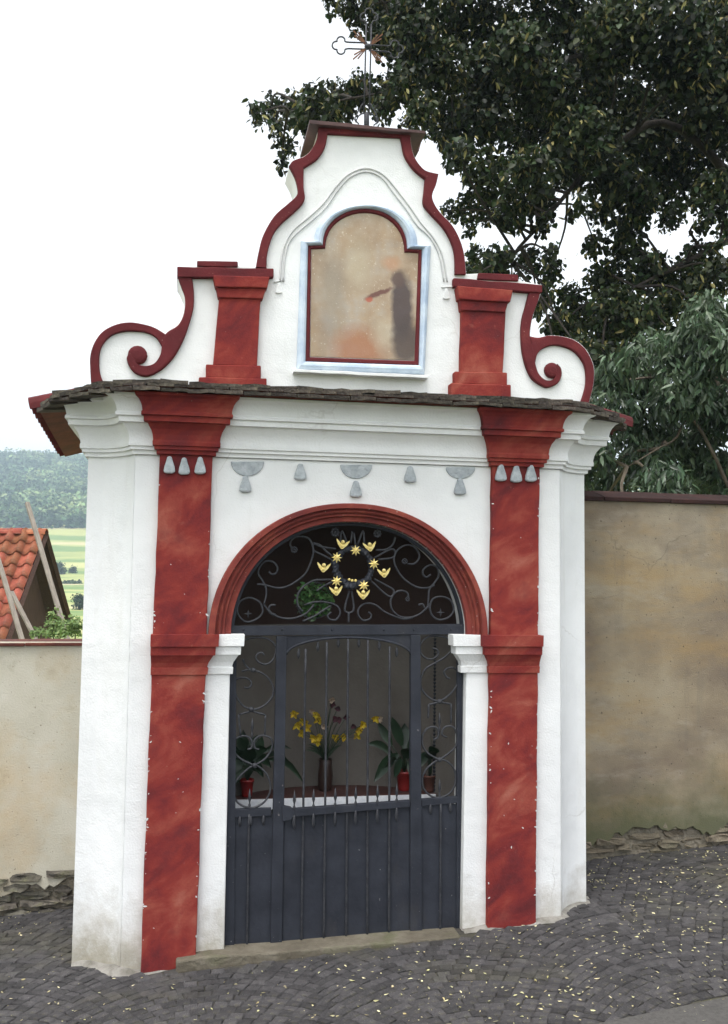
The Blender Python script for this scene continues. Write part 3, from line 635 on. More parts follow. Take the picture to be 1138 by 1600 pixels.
def add_blobs(m, blobs):
    nt = m.node_tree; n = nt.nodes; l = nt.links; p = n['Principled BSDF']; cur = p.inputs['Base Color'].links[0].from_socket
    tc = n.new('ShaderNodeTexCoord'); nz = n.new('ShaderNodeTexNoise'); nz.inputs['Scale'].default_value = 22; nz.inputs['Detail'].default_value = 5
    l.new(tc.outputs['Object'], nz.inputs['Vector'])
    sub = n.new('ShaderNodeVectorMath'); sub.operation = 'SUBTRACT'; sub.inputs[1].default_value = (0.5, 0.5, 0.5); l.new(nz.outputs['Color'], sub.inputs[0])
    sc = n.new('ShaderNodeVectorMath'); sc.operation = 'SCALE'; sc.inputs['Scale'].default_value = 0.032; l.new(sub.outputs[0], sc.inputs[0])
    ad = n.new('ShaderNodeVectorMath'); ad.operation = 'ADD'; l.new(tc.outputs['Object'], ad.inputs[0]); l.new(sc.outputs[0], ad.inputs[1])
    for (x, z, rx, rz, ang, col, amt, soft) in blobs:
        mp = n.new('ShaderNodeMapping'); mp.vector_type = 'TEXTURE'; mp.inputs['Location'].default_value = (x, 0, z); mp.inputs['Rotation'].default_value = (0, ang, 0); mp.inputs['Scale'].default_value = (rx, 10, rz)
        l.new(ad.outputs[0], mp.inputs[0]); ln = n.new('ShaderNodeVectorMath'); ln.operation = 'LENGTH'; l.new(mp.outputs[0], ln.inputs[0])
        r = n.new('ShaderNodeMapRange'); r.inputs['From Min'].default_value = 1.0 + soft; r.inputs['From Max'].default_value = 1.0 - soft; r.inputs['To Max'].default_value = amt; l.new(ln.outputs['Value'], r.inputs['Value'])
        x_ = n.new('ShaderNodeMix'); x_.data_type = 'RGBA'; l.new(r.outputs[0], x_.inputs['Factor']); l.new(cur, x_.inputs['A']); x_.inputs['B'].default_value = (*col, 1); cur = x_.outputs['Result']
    l.new(cur, p.inputs['Base Color'])
def bl(x, y, rx, ry, ang, col, amt, soft):
    c = Fp(x, y, 0); k = 4.6 / F_PX; return (c[0] - pc[0], c[1] - pc[1], rx * k, ry * k, ang, col, amt, soft)
add_blobs(PAINT, [bl(520, 450, 20, 55, 0, (0.27, 0.25, 0.21), 0.55, 0.5), bl(515, 520, 25, 35, 0, (0.25, 0.22, 0.19), 0.4, 0.6), bl(560, 415, 20, 40, 0, (0.44, 0.38, 0.28), 0.6, 0.5), bl(560, 550, 38, 36, 0, (0.33, 0.14, 0.075), 0.75, 0.4),
    bl(600, 520, 18, 26, 0, (0.46, 0.40, 0.30), 0.5, 0.5), bl(628, 480, 17, 52, 0, (0.075, 0.058, 0.06), 0.92, 0.25), bl(634, 535, 22, 38, 0, (0.085, 0.068, 0.064), 0.9, 0.3), bl(622, 436, 11, 13, 0, (0.12, 0.085, 0.075), 0.9, 0.3),
    bl(592, 459, 23, 4.2, R_(-24), (0.15, 0.075, 0.065), 0.95, 0.25), bl(577, 468, 6, 4, 0, (0.40, 0.12, 0.08), 0.9, 0.3), bl(612, 412, 14, 10, 0, (0.46, 0.24, 0.14), 0.5, 0.5)])
pv, pf = prism(pts(0, *fi), -0.004, 0.002); obj('painting', pv, pf, PAINT, CH, origin=(pc[0], 0, pc[1]))
# top cap with the little roof behind it
slab([(484, 187), (664, 204), (666, 209), (484, 193)], -0.05, 0.34, DARKM, 'cap_plate', 0.002)
slab([(500, 196), (640, 207), (640, 240), (502, 236)], 0.221, 0.55, DARKM, 'cap_roof', 0.003)
slab([(486, 191), (662, 208), (655, 236), (489, 228)], 0.20, 0.50, DARKM, 'cap_roof', 0.003)

# ------------------------------------------------------------------ ledge tiles and roof
ZE = 2.522
edge3 = [(-1.60, 1.98, 2.462), (-1.51, 0.20, 2.464), (-1.435, 0.0, 2.478), (-1.245, -0.15, 2.505), (-1.06, -0.205, ZE), (1.00, -0.205, ZE), (1.12, -0.15, 2.520), (1.33, 0.0, 2.505), (1.45, 0.20, 2.505), (1.56, 1.98, 2.50)]
edge = [(x, y) for x, y, z in edge3]
RZ = 3.02
def inset(p, k):
    cx_ = -0.03; return (cx_ + (p[0] - cx_) * (1 - k), p[1] + (0.9 - p[1]) * k * (0.8 if p[1] < 0.9 else 0.4))
rid = [(-0.25, 2.2), (-0.25, 0.9), (-0.22, 0.5), (-0.2, 0.3), (-0.15, 0.24), (0.1, 0.24), (0.15, 0.3), (0.18, 0.5), (0.2, 0.9), (0.2, 2.2)]
soff = [(x * 1.0, y) for x, y in [inset(p, 0.10) for p in edge]]
rv = [(x, y, z + 0.004) for x, y, z in edge3] + [(x, y, RZ) for x, y in rid] + [(x, y, ZC - 0.002) for x, y in soff]
ne = len(edge); rf = []
for i in range(ne - 1):
    if 2 <= i <= 6: continue
    rf.append([i, i + 1, ne + i + 1, ne + i])
for i in range(ne - 1): rf.append([i, i + 1, 2 * ne + i + 1, 2 * ne + i])
rf.append(list(range(ne, 2 * ne)))
RO = obj('roof', rv, rf, CLAYD, CH)
# flat ledge under the tiles in front of the gable
obj('ledge_bed', *prism([(AL - 0.1, ZC - 0.001), (AR + 0.1, ZC - 0.001), (AR + 0.1, ZE + 0.02), (AL - 0.1, ZE + 0.02)], -0.135, 0.2), MORTAR, CH)
def slate_piece(w, d, t, r):
    top = [(-w / 2 + r.uniform(-.004, .004), -r.uniform(0, .012)), (-w * .1, -r.uniform(-0.004, .016)), (w * .2, -r.uniform(0, .012)), (w / 2 + r.uniform(-.004, .004), -r.uniform(0, .012)), (w / 2, d), (-w / 2, d)]
    n = len(top); v = [(x, y, r.uniform(-.002, .002)) for x, y in top] + [(x, y, t + r.uniform(-.003, .003)) for x, y in top]
    return v, [list(range(n))[::-1], list(range(n, 2 * n))] + [[i, (i + 1) % n, n + (i + 1) % n, n + i] for i in range(n)]
sr = random.Random(11)
SL = [mesh('ledge_tile', *slate_piece(0.125, 0.22, 0.016, sr), MOSSY) for _ in range(8)]
k = 0
for (a, b) in zip(edge3[1:-2], edge3[2:-1]):
    A, B = Vector(a), Vector(b); Ln = (B - A).length; t = (B - A).normalized(); ang = math.atan2(t.y, t.x)
    nrm = Vector((-t.y, t.x, 0))
    cnt = max(1, round(Ln / 0.122))
    for layer in (0, 1, 2):
        for i in range(cnt):
            s = (i + 0.5 + (0.5 if layer == 1 else 0)) / cnt
            if s > 1: continue
            p = A + (B - A) * s + nrm * (0.014 * layer + sr.uniform(-0.004, 0.006))
            link('ledge_tile', SL[k % 8], RO, (p.x, p.y, p.z - 0.016 + 0.0185 * layer + sr.uniform(-.0015, .0015)), (R_(9) + sr.gauss(0, .02), sr.gauss(0, .025), ang + sr.gauss(0, .02)), (Ln / cnt / 0.125, 1, 1)); k += 1
def barrel(L_, r0, r1, t=0.012):
    v = []; f = []; n = 7
    for y, r in ((0, r0), (L_, r1)):
        for q in range(n + 1): an = math.pi * q / n; v += [(r * math.cos(an), y, r * math.sin(an)), ((r - t) * math.cos(an), y, (r - t) * math.sin(an))]
    m = 2 * (n + 1)
    for q in range(n): f += [[2 * q, 2 * q + 2, m + 2 * q + 2, m + 2 * q], [2 * q + 1, m + 2 * q + 1, m + 2 * q + 3, 2 * q + 3], [2 * q, 2 * q + 1, 2 * q + 3, 2 * q + 2]]
    return v, f
BT = mesh('eave_tile', *barrel(0.35, 0.068, 0.06), CLAYD)
for sgn, a, b in ((-1, edge3[1], edge3[0]), (1, edge3[-2], edge3[-1])):
    A, B = Vector(a), Vector(b); c = 13
    for i in range(c):
        p = A.lerp(B, (i + 0.5) / c)
        link('eave_tile', BT, RO, (p.x + sgn * 0.035, p.y, p.z + 0.004), (R_(16), 0, R_(-90 if sgn < 0 else 90)))

# ------------------------------------------------------------------ cross
CR = empty('cross', (0, 0, 0)); CR.parent = CH
CDp = 0.10
def crod(p, r, m=IRONR, name='rod', n=4):
    c = sm(p, n=n) if len(p) > 2 else p
    return obj(name, *tube([L3(x, y, CDp) for x, y in c], r, 6), m, CR, smooth=True)
crod([(569, 178), (572.5, 38)], 0.0042); crod([(577, 178), (580.5, 38)], 0.0042)
def trefoil(cx_, cy_, dx, dy, s):
    P = []
    for t in np.linspace(R_(-110), R_(110), 7): pass
    px_, py_ = -dy, dx
    lobes = []
    for ang0, ox, oy in ((-90, px_ * -s, py_ * -s), (0, dx * s, dy * s), (90, px_ * s, py_ * s)):
        for a in np.linspace(-100, 100, 7):
            aa = R_(ang0 + a); vx = dx * math.cos(aa) + px_ * math.sin(aa); vy = dy * math.cos(aa) + py_ * math.sin(aa)
            lobes.append((cx_ + ox * .8 + vx * s * .72, cy_ + oy * .8 + vy * s * .72))
    return lobes
b0, b1 = (570, 66.5), (570, 76)
crod([(574, 67), (545, 66)] , 0.004); crod([(574, 77), (545, 76)], 0.004)
crod([(578, 70), (606, 72)] , 0.004); crod([(578, 79), (606, 81)], 0.004)
tl = trefoil(533, 71, -1, 0, 9); crod([(545, 76)] + tl[::1] + [(545, 66)] if tl[0][1] > 71 else [(545, 66)] + tl + [(545, 76)], 0.004, name='trefoil', n=2)
tr_ = trefoil(617, 77, 1, 0, 9); crod([(606, 72)] + tr_ + [(606, 81)] if tr_[0][1] < 77 else [(606, 81)] + tr_ + [(606, 72)], 0.004, name='trefoil', n=2)
tt = trefoil(577, 27, 0, -1, 9); crod([(572.5, 38)] + tt + [(580.5, 38)] if tt[0][0] < 577 else [(580.5, 38)] + tt + [(572.5, 38)], 0.004, name='trefoil', n=2)
cc = Fp(575, 73, CDp)
for a0 in (45, 135, 225, 315):
    for da, ln in ((-9, 0.085), (0, 0.105), (9, 0.085)):
        a = R_(a0 + da); q0 = 0.018
        v, f = prism([(cc[0] + math.cos(a) * q0 - math.sin(a) * .002, cc[1] + math.sin(a) * q0 + math.cos(a) * .002), (cc[0] + math.cos(a) * ln - math.sin(a) * .003, cc[1] + math.sin(a) * ln + math.cos(a) * .003), (cc[0] + math.cos(a) * ln + math.sin(a) * .003, cc[1] + math.sin(a) * ln - math.cos(a) * .003), (cc[0] + math.cos(a) * q0 + math.sin(a) * .002, cc[1] + math.sin(a) * q0 - math.cos(a) * .002)], CDp - 0.003, CDp + 0.003)
        obj('ray', v, f, BRONZE, CR)
obj('boss', *lathe([(0.003, -0.016), (0.016, -0.008), (0.018, 0), (0.016, 0.008), (0.003, 0.016)], 10, (cc[0], CDp, cc[1])), IRONR, CR, smooth=True)
crod([(567, 162), (559, 176), (555, 186), (561, 194)], 0.0035, name='foot_scroll'); crod([(579, 162), (587, 177), (591, 189), (584, 196)], 0.0035, name='foot_scroll')
crod([(556, 190), (562, 180), (574, 176), (585, 181), (591, 192)], 0.0035, name='foot_scroll')
crod([(573, 178), (573, 200)], 0.014, name='base')

# ------------------------------------------------------------------ threshold and cement skirt
def hexa(front, d0, d1, drop=0):
    a = pts(d0, *front); v = [(x, d0, z) for x, z in a] + [(x, d1, z) for x, z in a]
    return v, [[0, 1, 2, 3], [7, 6, 5, 4], [0, 4, 5, 1], [1, 5, 6, 2], [2, 6, 7, 3], [3, 7, 4, 0]]
tq = []
up_ = [(275, 1502), (330, 1494), (420, 1489), (520, 1480), (620, 1471), (722, 1464)]
lo_ = [(722, 1490), (275, 1534)]
obj('threshold', *prism(pts(-0.075, *(up_ + lo_)), -0.075, 0.16), THRS, CH, bevel=0.008, origin=L3(500, 1490, 0))
skv, skf = [], []
def skirt(path, w=0.035, h=0.03):
    v = []; f = []; n = len(path); q = random.Random(5)
    for i, (x, y) in enumerate(path):
        a = Vector(path[max(0, i - 1)]); b = Vector(path[min(n - 1, i + 1)]); t = (b - a).normalized(); nn = Vector((t.y, -t.x))
        g = toW(x, y, 0); zz = gz(g.x, g.y) - P0.z; ww = w * (1.0 + 0.7 * mnoise.noise(Vector((x * 9, y * 9, 1)))); hh = h * (0.7 + 0.9 * mnoise.noise(Vector((x * 7, y * 7, 5))))
        v += [(x - nn.x * .02, y - nn.y * .02, zz + hh), (x + nn.x * ww * .4, y + nn.y * ww * .4, zz + hh * .7), (x + nn.x * ww, y + nn.y * ww, zz + 0.004)]
    for i in range(n - 1):
        for j in range(2): f.append([i * 3 + j, i * 3 + j + 1, i * 3 + j + 4, i * 3 + j + 3])
    return v, f
def dens(p, n): return [(q.x, q.y) for q in resample([Vector(a) for a in p], n)]
pl = plan(0.0)
obj('cement_skirt', *skirt(dens(pl[1:12] + [(-0.83, 0)], 70), 0.05), MORTAR, CH, smooth=True)
obj('cement_skirt', *skirt(dens([(0.51, 0)] + pl[12:24], 70), 0.045, 0.022), MORTAR, CH, smooth=True)

# ------------------------------------------------------------------ iron gate and fanlight
GA = empty('gate', (0, 0, 0)); GA.parent = CH
FA = empty('fanlight_grille', (0, 0, 0)); FA.parent = CH
GP = 0.055
def gbar(name, px, t=0.018, par=GA, m=IRON, d=GP, bev=0.002): return obj(name, *prism(pts(d, *px), d - t / 2, d + t / 2), m, par, bevel=bev)
gbar('lintel_bar', [(353, 978), (724, 975), (724, 991), (353, 993)], 0.03)
gbar('side_stile', [(359, 995), (370, 995), (366, 1496), (351, 1497)], 0.025)
gbar('side_stile', [(714, 993), (722, 993), (721, 1470), (712, 1470)], 0.025)
gbar('post', [(432, 994), (448, 994), (440, 1491), (422, 1492)], 0.032)
gbar('post', [(641, 992), (656, 992), (659, 1476), (640, 1477)], 0.032)
# hammered spandrel plate over the door leaf
sp = [(448, 994), (641, 992), (641, 1022)] + [(545 + 96 * math.cos(t), 1022 - 27 * math.sin(t)) for t in np.linspace(0.02, math.pi - 0.02, 17)] + [(448, 1024)]
gbar('arched_head', sp, 0.014)
obj('arch_rib', *tube([L3(545 + 97 * math.cos(t), 1023 - 27 * math.sin(t), GP - 0.012) for t in np.linspace(0, math.pi, 17)], 0.006, 6), IRON, GA, smooth=True)
# boards of the lower panel
def xline(xt, xb, y): return xt + (xb - xt) * (y - 1000) / 480
cuts = [(372, 364), (394, 386), (432, 426), (448, 440), (478, 471), (511, 506), (544, 541), (575, 574), (609, 608), (641, 641), (656, 659), (690, 688), (715, 713)]
for (a, b) in zip(cuts, cuts[1:]):
    if a[0] in (432, 641): continue
    yt = 1272 if a[0] < 640 else 1256
    yt = 1272 - (a[0] - 365) * 0.045 if 440 < a[0] < 640 else yt
    def yb(x): return 1497 - (x - 350) * 0.073
    xa0, xb0 = xline(*a, yt) + 0.6, xline(*b, yt) - 0.6; xa1, xb1 = xline(*a, 1480) + 0.6, xline(*b, 1480) - 0.6
    gbar('board', [(xa0, yt), (xb0, yt), (xb1, yb(xb1)), (xa1, yb(xa1))], 0.006, bev=0.0015)
for c, ytop in zip(cuts, [0, 1272, 0, 0, 1014, 1003, 997, 999, 1010, 0, 0, 1256, 0]):
    if not ytop: continue
    yb_ = 1494 - (c[1] - 350) * 0.073
    dd = GP - 0.010
    obj('bar', *tube([L3(xline(*c, y), y, dd) for y in np.linspace(ytop, yb_, 14)], 0.0058, 6), IRONR, GA, smooth=True)
gbar('mid_rail', [(441, 1264), (640, 1250), (640, 1260), (441, 1277)], 0.030, d=GP - 0.008)
gbar('side_rail', [(362, 1264), (424, 1262), (424, 1274), (362, 1277)], 0.024)
gbar('side_rail', [(658, 1248), (714, 1244), (714, 1254), (658, 1259)], 0.024)
gbar('lock_plate', [(441, 1258), (455, 1261), (462, 1268), (455, 1280), (441, 1282)], 0.034, d=GP - 0.010)
# spear points and drops: shared meshes
s_ = 4.65 / F_PX
SPEAR = mesh('spear', *lathe([(0.002, -0.030), (0.0055, -0.006), (0.0065, 0), (0.0035, 0.006), (0.0035, 0.014), (0.008, 0.028), (0.0055, 0.05), (0.0008, 0.075)], 7), IRONR, True)
DROP = mesh('drop', *lathe([(0.0008, -0.062), (0.0065, -0.048), (0.0085, -0.03), (0.005, -0.006), (0.003, 0.004)], 7), IRONR, True)
for x in (460, 490, 524, 556, 590, 620):
    y = 1268 - (x - 441) * 0.07
    link('spear', SPEAR, GA, L3(x, y - 6, GP - 0.02)); link('drop', DROP, GA, L3(x, y + 8, GP - 0.024))
for x, y in ((392, 1276), (375, 1277), (412, 1275), (673, 1258), (704, 1256)): link('drop', DROP, GA, L3(x, y, GP - 0.014), None, (1, 1, .7))
for x, y in ((390, 1258), (687, 1242), (394, 1147), (687, 1138)): link('spear', SPEAR, GA, L3(x, y, GP))
for x, y in ((467, 1014), (497, 1003), (529, 997), (561, 997), (593, 1002), (620, 1012)): link('drop', DROP, GA, L3(x, y, GP - 0.006), None, (1, 1, .75))
for x in (381, 441, 519, 600, 647, 705): link('rivet', mesh('rivet', *lathe([(0.005, 0), (0.004, 0.003), (0.001, 0.005)], 8), IRON, True), GA, L3(x, 984, GP - 0.0155), (R_(90), 0, 0))
def scroll(name, par, pp, sc, ox, oy, r=0.0052, closed=False, d=GP, m=IRONR):
    q = [Vector((ox + x / sc, oy + y / sc)) for x, y in pp]; c = catmull(q, 5, closed)
    return obj(name, *tube([L3(p.x, p.y, d) for p in c], r, 6, closed), m, par, smooth=True)
def SLf(pp, **k): return scroll('scroll', GA, pp, 5, 340, 970, **k)
SLf([(165, 200), (200, 160), (260, 135), (340, 130), (410, 150), (455, 200), (450, 270), (420, 320), (370, 340), (320, 320), (300, 285), (320, 255), (350, 250), (365, 270)])
SLf([(200, 300), (215, 340), (250, 375), (280, 385)]); SLf([(190, 395), (235, 383), (280, 385)])
SLf([(280, 385), (340, 405), (400, 450), (435, 520), (430, 590), (380, 650), (320, 685), (265, 690), (210, 670), (165, 620), (135, 550), (130, 480), (160, 450), (215, 445), (255, 465), (265, 500), (240, 525), (210, 520)])
SLf([(180, 895), (165, 735)]); SLf([(165, 735), (265, 705)]); SLf([(265, 705), (375, 735)]); SLf([(375, 735), (370, 890)])
SLf([(290, 1130), (200, 1090), (140, 1040), (120, 980), (135, 930), (190, 900), (245, 910), (270, 950), (262, 995), (235, 1005)])
SLf([(290, 1130), (370, 1080), (420, 1010), (430, 950), (405, 910), (350, 895), (305, 915), (285, 950), (295, 995), (325, 1005)])
SLf([(290, 1130), (200, 1190), (140, 1260), (125, 1330), (150, 1410), (220, 1455), (300, 1455), (370, 1410), (410, 1340), (410, 1260), (370, 1180)], closed=True)
def SRf(pp, **k): return scroll('scroll', GA, pp, 5, 540, 970, **k)
SRf([(830, 190), (820, 240), (760, 295), (680, 340), (620, 380), (590, 450), (590, 520), (630, 580), (690, 620), (750, 620), (820, 570), (870, 500), (885, 420), (850, 370), (800, 370), (770, 400), (790, 440), (815, 450)])
SRf([(830, 190), (800, 140), (740, 120), (660, 120), (600, 160), (580, 220), (610, 280), (670, 300), (720, 270), (715, 225), (680, 215)])
SRf([(645, 760), (650, 655)]); SRf([(650, 655), (735, 635)]); SRf([(735, 635), (825, 650)]); SRf([(825, 650), (825, 800)])
SRf([(735, 1085), (650, 1040), (605, 980), (600, 900), (640, 840), (700, 830), (725, 860), (720, 910), (690, 930)])
SRf([(735, 1085), (800, 1040), (860, 980), (870, 890), (840, 830), (790, 825), (760, 850), (755, 890), (790, 910)])
SRf([(735, 1085), (640, 1150), (600, 1230), (610, 1310), (670, 1370), (740, 1380), (810, 1350), (855, 1280), (855, 1180), (810, 1110)], closed=True)
KNOT = mesh('knot', *lathe([(0.003, -0.012), (0.011, -0.008), (0.013, 0), (0.011, 0.008), (0.003, 0.012)], 8), IRONR, True)
for x, y in ((393, 1108), (398, 1196), (687, 1096), (687, 1187), (396, 1047)): link('knot', KNOT, GA, L3(x, y, GP - 0.003))
# fanlight
fo_ = [(acx + 0.010 - 0.561 * pc_(t), ARZ + 0.528 * math.sin(t)) for t in np.linspace(0.03, math.pi - 0.03, 41)]
fi_ = [(acx + 0.010 - 0.547 * pc_(t), ARZ + 0.514 * math.sin(t)) for t in np.linspace(0.03, math.pi - 0.03, 41)]
obj('arched_frame', *band(fo_, fi_, [(0, GP + 0.012), (0, GP - 0.012), (1, GP - 0.012), (1, GP + 0.012)]), IRON, FA)
def FL(pp, **k): return scroll('scroll', FA, pp, 5.173, 340, 790, **k)
def FR(pp, **k): return scroll('scroll', FA, pp, 4.742, 540, 790, **k)
FL([(265, 745), (190, 770), (160, 830), (180, 900), (240, 940), (320, 915), (365, 860), (345, 785)], closed=True)
FL([(375, 800), (395, 720), (390, 660), (360, 600), (330, 550), (345, 490), (390, 450), (450, 455), (485, 500), (475, 545), (440, 555), (415, 535)])
FL([(320, 635), (380, 640), (480, 665), (560, 655), (640, 610), (710, 550), (750, 470), (775, 380), (765, 310), (735, 265), (690, 250)])
FL([(690, 250), (630, 255), (592, 290), (590, 325), (612, 352)])
FL([(775, 365), (850, 400), (925, 440)]); FL([(765, 325), (790, 308), (830, 320), (880, 370), (930, 410)])
FL([(775, 300), (820, 325), (880, 340), (960, 350)])
FL([(470, 805), (430, 805), (415, 840), (450, 880), (530, 910), (620, 910), (700, 880), (740, 850), (780, 800)])
FL([(700, 805), (790, 778), (900, 785), (970, 815), (992, 870), (960, 920), (910, 920), (890, 890), (920, 862)])
FL([(690, 935), (780, 895), (850, 850), (915, 810)])
FL([(930, 597), (850, 600), (780, 606), (700, 650), (650, 720), (650, 800), (690, 860)])
FL([(930, 615), (860, 650), (800, 690)])
FL([(1065, 690), (1030, 830), (1045, 862), (1078, 862), (1102, 830), (1085, 690)]); FL([(1062, 862), (1060, 945)])
FL([(375, 800), (430, 870), (470, 880)])
FR([(720, 675), (650, 690), (625, 750), (640, 810), (690, 845), (760, 830), (800, 780), (785, 710)], closed=True)
FR([(610, 760), (615, 690), (622, 620), (660, 570), (690, 520), (680, 460), (630, 440), (580, 470), (575, 510), (600, 530), (632, 510)])
FR([(660, 590), (600, 610), (520, 600), (430, 540), (375, 460), (360, 390), (385, 330), (440, 295), (500, 300), (540, 345), (545, 390), (510, 430), (460, 432)])
FR([(210, 390), (330, 325), (368, 340), (350, 385), (245, 400)]); FR([(225, 330), (300, 325), (350, 290), (370, 235)])
FR([(215, 545), (300, 590), (355, 625), (350, 665), (310, 665), (190, 560)])
FR([(465, 690), (460, 650), (420, 630), (370, 645), (335, 700), (345, 770), (400, 820), (470, 830), (540, 810), (590, 770), (612, 745)]); FR([(540, 735), (570, 730), (588, 760)])
FR([(170, 790), (190, 810), (180, 840), (130, 850), (95, 810), (100, 760), (150, 725), (220, 735), (280, 780), (350, 815), (430, 840), (500, 830)])
FR([(40, 280), (50, 190)]); FR([(75, 300), (62, 200)]); FR([(90, 290), (130, 190), (140, 290)]); FR([(20, 300), (-25, 190), (-40, 290)])
ROS_V, ROS_F = [], []
for k in range(8):
    a = 2 * math.pi * k / 8; c = (0.012 * math.cos(a), 0.012 * math.sin(a), 0)
    v, f = ico(c, 0.0062, 1, 0, 0.6); b0_ = len(ROS_V); ROS_V += v; ROS_F += [[i + b0_ for i in q] for q in f]
v, f = ico((0, 0, 0.003), 0.007, 1, 0, 0.8); b0_ = len(ROS_V); ROS_V += v; ROS_F += [[i + b0_ for i in q] for q in f]
ROS = mesh('rosette', ROS_V, ROS_F, IRONR, True)
def face(name, me, par, x, y, d, s=1.0, rz=0): return link(name, me, par, L3(x, y, d), (R_(90), rz, 0), (s, s, s))
for x, y, s in ((524, 832, 1.3), (460, 859, 1.0), (590, 834, 1.2), (632.5, 877, 0.9), (637, 936, 0.7)): face('rosette', ROS, FA, x, y, GP - 0.006, s)
def star_mesh(n, r0, r1, t, name, m):
    v = [(0, 0, t)]; f = []
    for i in range(2 * n): a = math.pi * i / n + math.pi / 2; r = r0 if i % 2 == 0 else r1; v.append((r * math.cos(a), r * math.sin(a), t * .25))
    for i in range(2 * n): v.append((v[1 + i][0], v[1 + i][1], -t * .4))
    for i in range(2 * n): j = (i + 1) % (2 * n); f += [[0, 1 + i, 1 + j], [1 + i, 1 + 2 * n + i, 1 + 2 * n + j, 1 + j]]
    f.append([1 + 2 * n + i for i in range(2 * n)][::-1]); return mesh(name, v, f, m)
STAR = star_mesh(8, 0.0265, 0.0125, 0.009, 'star', GOLD)
IST = star_mesh(4, 0.022, 0.006, 0.005, 'iron_star', IRONR)
face('iron_star', IST, FA, 388, 959, GP - 0.004); face('iron_star', IST, FA, 688.6, 957, GP - 0.004)
# winged cherub head: head, two wings, robe collar in one mesh
def cherub():
    parts = [ico((0, 0.013, 0.006), 0.0115, 2, 0, 1.0)]
    for s in (-1, 1):
        o = [(0.002 * s, 0.004), (0.012 * s, 0.006), (0.022 * s, 0.016), (0.037 * s, 0.027), (0.035 * s, 0.014), (0.030 * s, 0.008), (0.026 * s, -0.002), (0.017 * s, -0.012), (0.006 * s, -0.024), (0.0, -0.026)]
        n = len(o); v = [(x, y, 0.006 - abs(x) * .08) for x, y in o] + [(x, y, -0.003) for x, y in o]
        parts.append((v, [list(range(n)), list(range(2 * n - 1, n - 1, -1))] + [[i, (i + 1) % n, n + (i + 1) % n, n + i] for i in range(n)]))
    parts.append(ico((0, -0.009, 0.004), 0.0115, 2, 0, 0.6))
    return mesh('cherub', *merge(*parts), GOLD)
CHB = cherub()
def C3(x, y): return (440 + x / 4.742, 800 + y / 4.742)
for x, y in ((550, 285), (685, 385), (610, 545), (408, 513), (410, 338)): face('star', STAR, FA, *C3(x, y), GP - 0.030, 1.0, random.uniform(-.2, .2))
for x, y, a in ((452, 240, 0.15), (655, 258, -0.15), (760, 452, -0.1), (605, 612, 0), (405, 585, -0.1), (312, 412, 0.1)): face('cherub', CHB, FA, *C3(x, y), GP - 0.022, 0.86, a)
for x, y in ((502, 500), (525, 508), (550, 508)): face('gilt_bead', mesh('gilt_bead', *ico((0, 0, 0), 0.0075, 1, .2, .6), GOLD), FA, *C3(x, y), GP - 0.03)
# the wreath ring carrying the stars
wc = Fp(552.5, 886, GP - 0.01); WV, WF = [], []
for k in range(30):
    a = 2 * math.pi * k / 30; rr_ = 0.088 + random.uniform(-.004, .004)
    v, f = ico((wc[0] + rr_ * math.cos(a), GP - 0.012, wc[1] + rr_ * math.sin(a)), 0.019 + random.uniform(-.003, .003), 1, 0.18, 1.0); b0_ = len(WV); WV += v; WF += [[i + b0_ for i in q] for q in f]
obj('wreath_ring', WV, WF, IRON, FA)

# ------------------------------------------------------------------ leaves and plants helpers
LEAF_OV = ([(0, 0, 0), (0.42, 0.28, 0.10), (0.36, 0.72, 0.08), (0, 1.08, -0.08), (-0.36, 0.72, 0.08), (-0.42, 0.28, 0.10)], [(0, 1, 2, 3), (0, 3, 4, 5)])
LEAF_NR = ([(0, 0, 0), (0.15, 0.3, 0.04), (0.13, 0.65, 0.0), (0, 1.05, -0.12), (-0.13, 0.65, 0.0), (-0.15, 0.3, 0.04)], [(0, 1, 2, 3), (0, 3, 4, 5)])
def scatter(name, tmpl, pos, size, m, parent=None, droop=0.6, out=None, spread=1.0, kind=None, loc=None):
    """leaf sized faces at pos (N,3); droop 0..1 = how far the tips hang down"""
    pos = np.asarray(pos, float); nL = len(pos); tv_, tf_ = np.array(tmpl[0], float), tmpl[1]
    d = rng.normal(size=(nL, 3)) * spread; d[:, 2] = d[:, 2] * 0.6 - droop * 1.6
    if out is not None: d += out
    d /= np.linalg.norm(d, axis=1)[:, None]
    nn = rng.normal(size=(nL, 3)) * 0.7 + np.array([0, -0.35, 0.9]); nn -= d * np.sum(nn * d, 1)[:, None]; nn /= np.linalg.norm(nn, axis=1)[:, None]
    s = np.cross(d, nn); sz = size * rng.uniform(0.5, 1.35, nL)
    V = pos[:, None, :] + sz[:, None, None] * (tv_[None, :, 0, None] * s[:, None, :] + tv_[None, :, 1, None] * d[:, None, :] + tv_[None, :, 2, None] * nn[:, None, :])
    V = V.reshape(-1, 3); m0 = len(tv_)
    if loc is not None: V = V - np.array(loc)
    me = bpy.data.meshes.new(name); nf_ = nL * len(tf_); me.vertices.add(len(V)); me.vertices.foreach_set('co', V.ravel())
    idx = (np.arange(nL)[:, None, None] * m0 + np.array(tf_)[None]).reshape(-1)
    me.loops.add(len(idx)); me.loops.foreach_set('vertex_index', idx.astype(np.int32))
    me.polygons.add(nf_); me.polygons.foreach_set('loop_start', np.arange(nf_, dtype=np.int32) * 4); me.update(calc_edges=True); me.validate()
    me.materials.append(m); o = link(name, me, parent)
    if kind: o['kind'] = kind
    return o

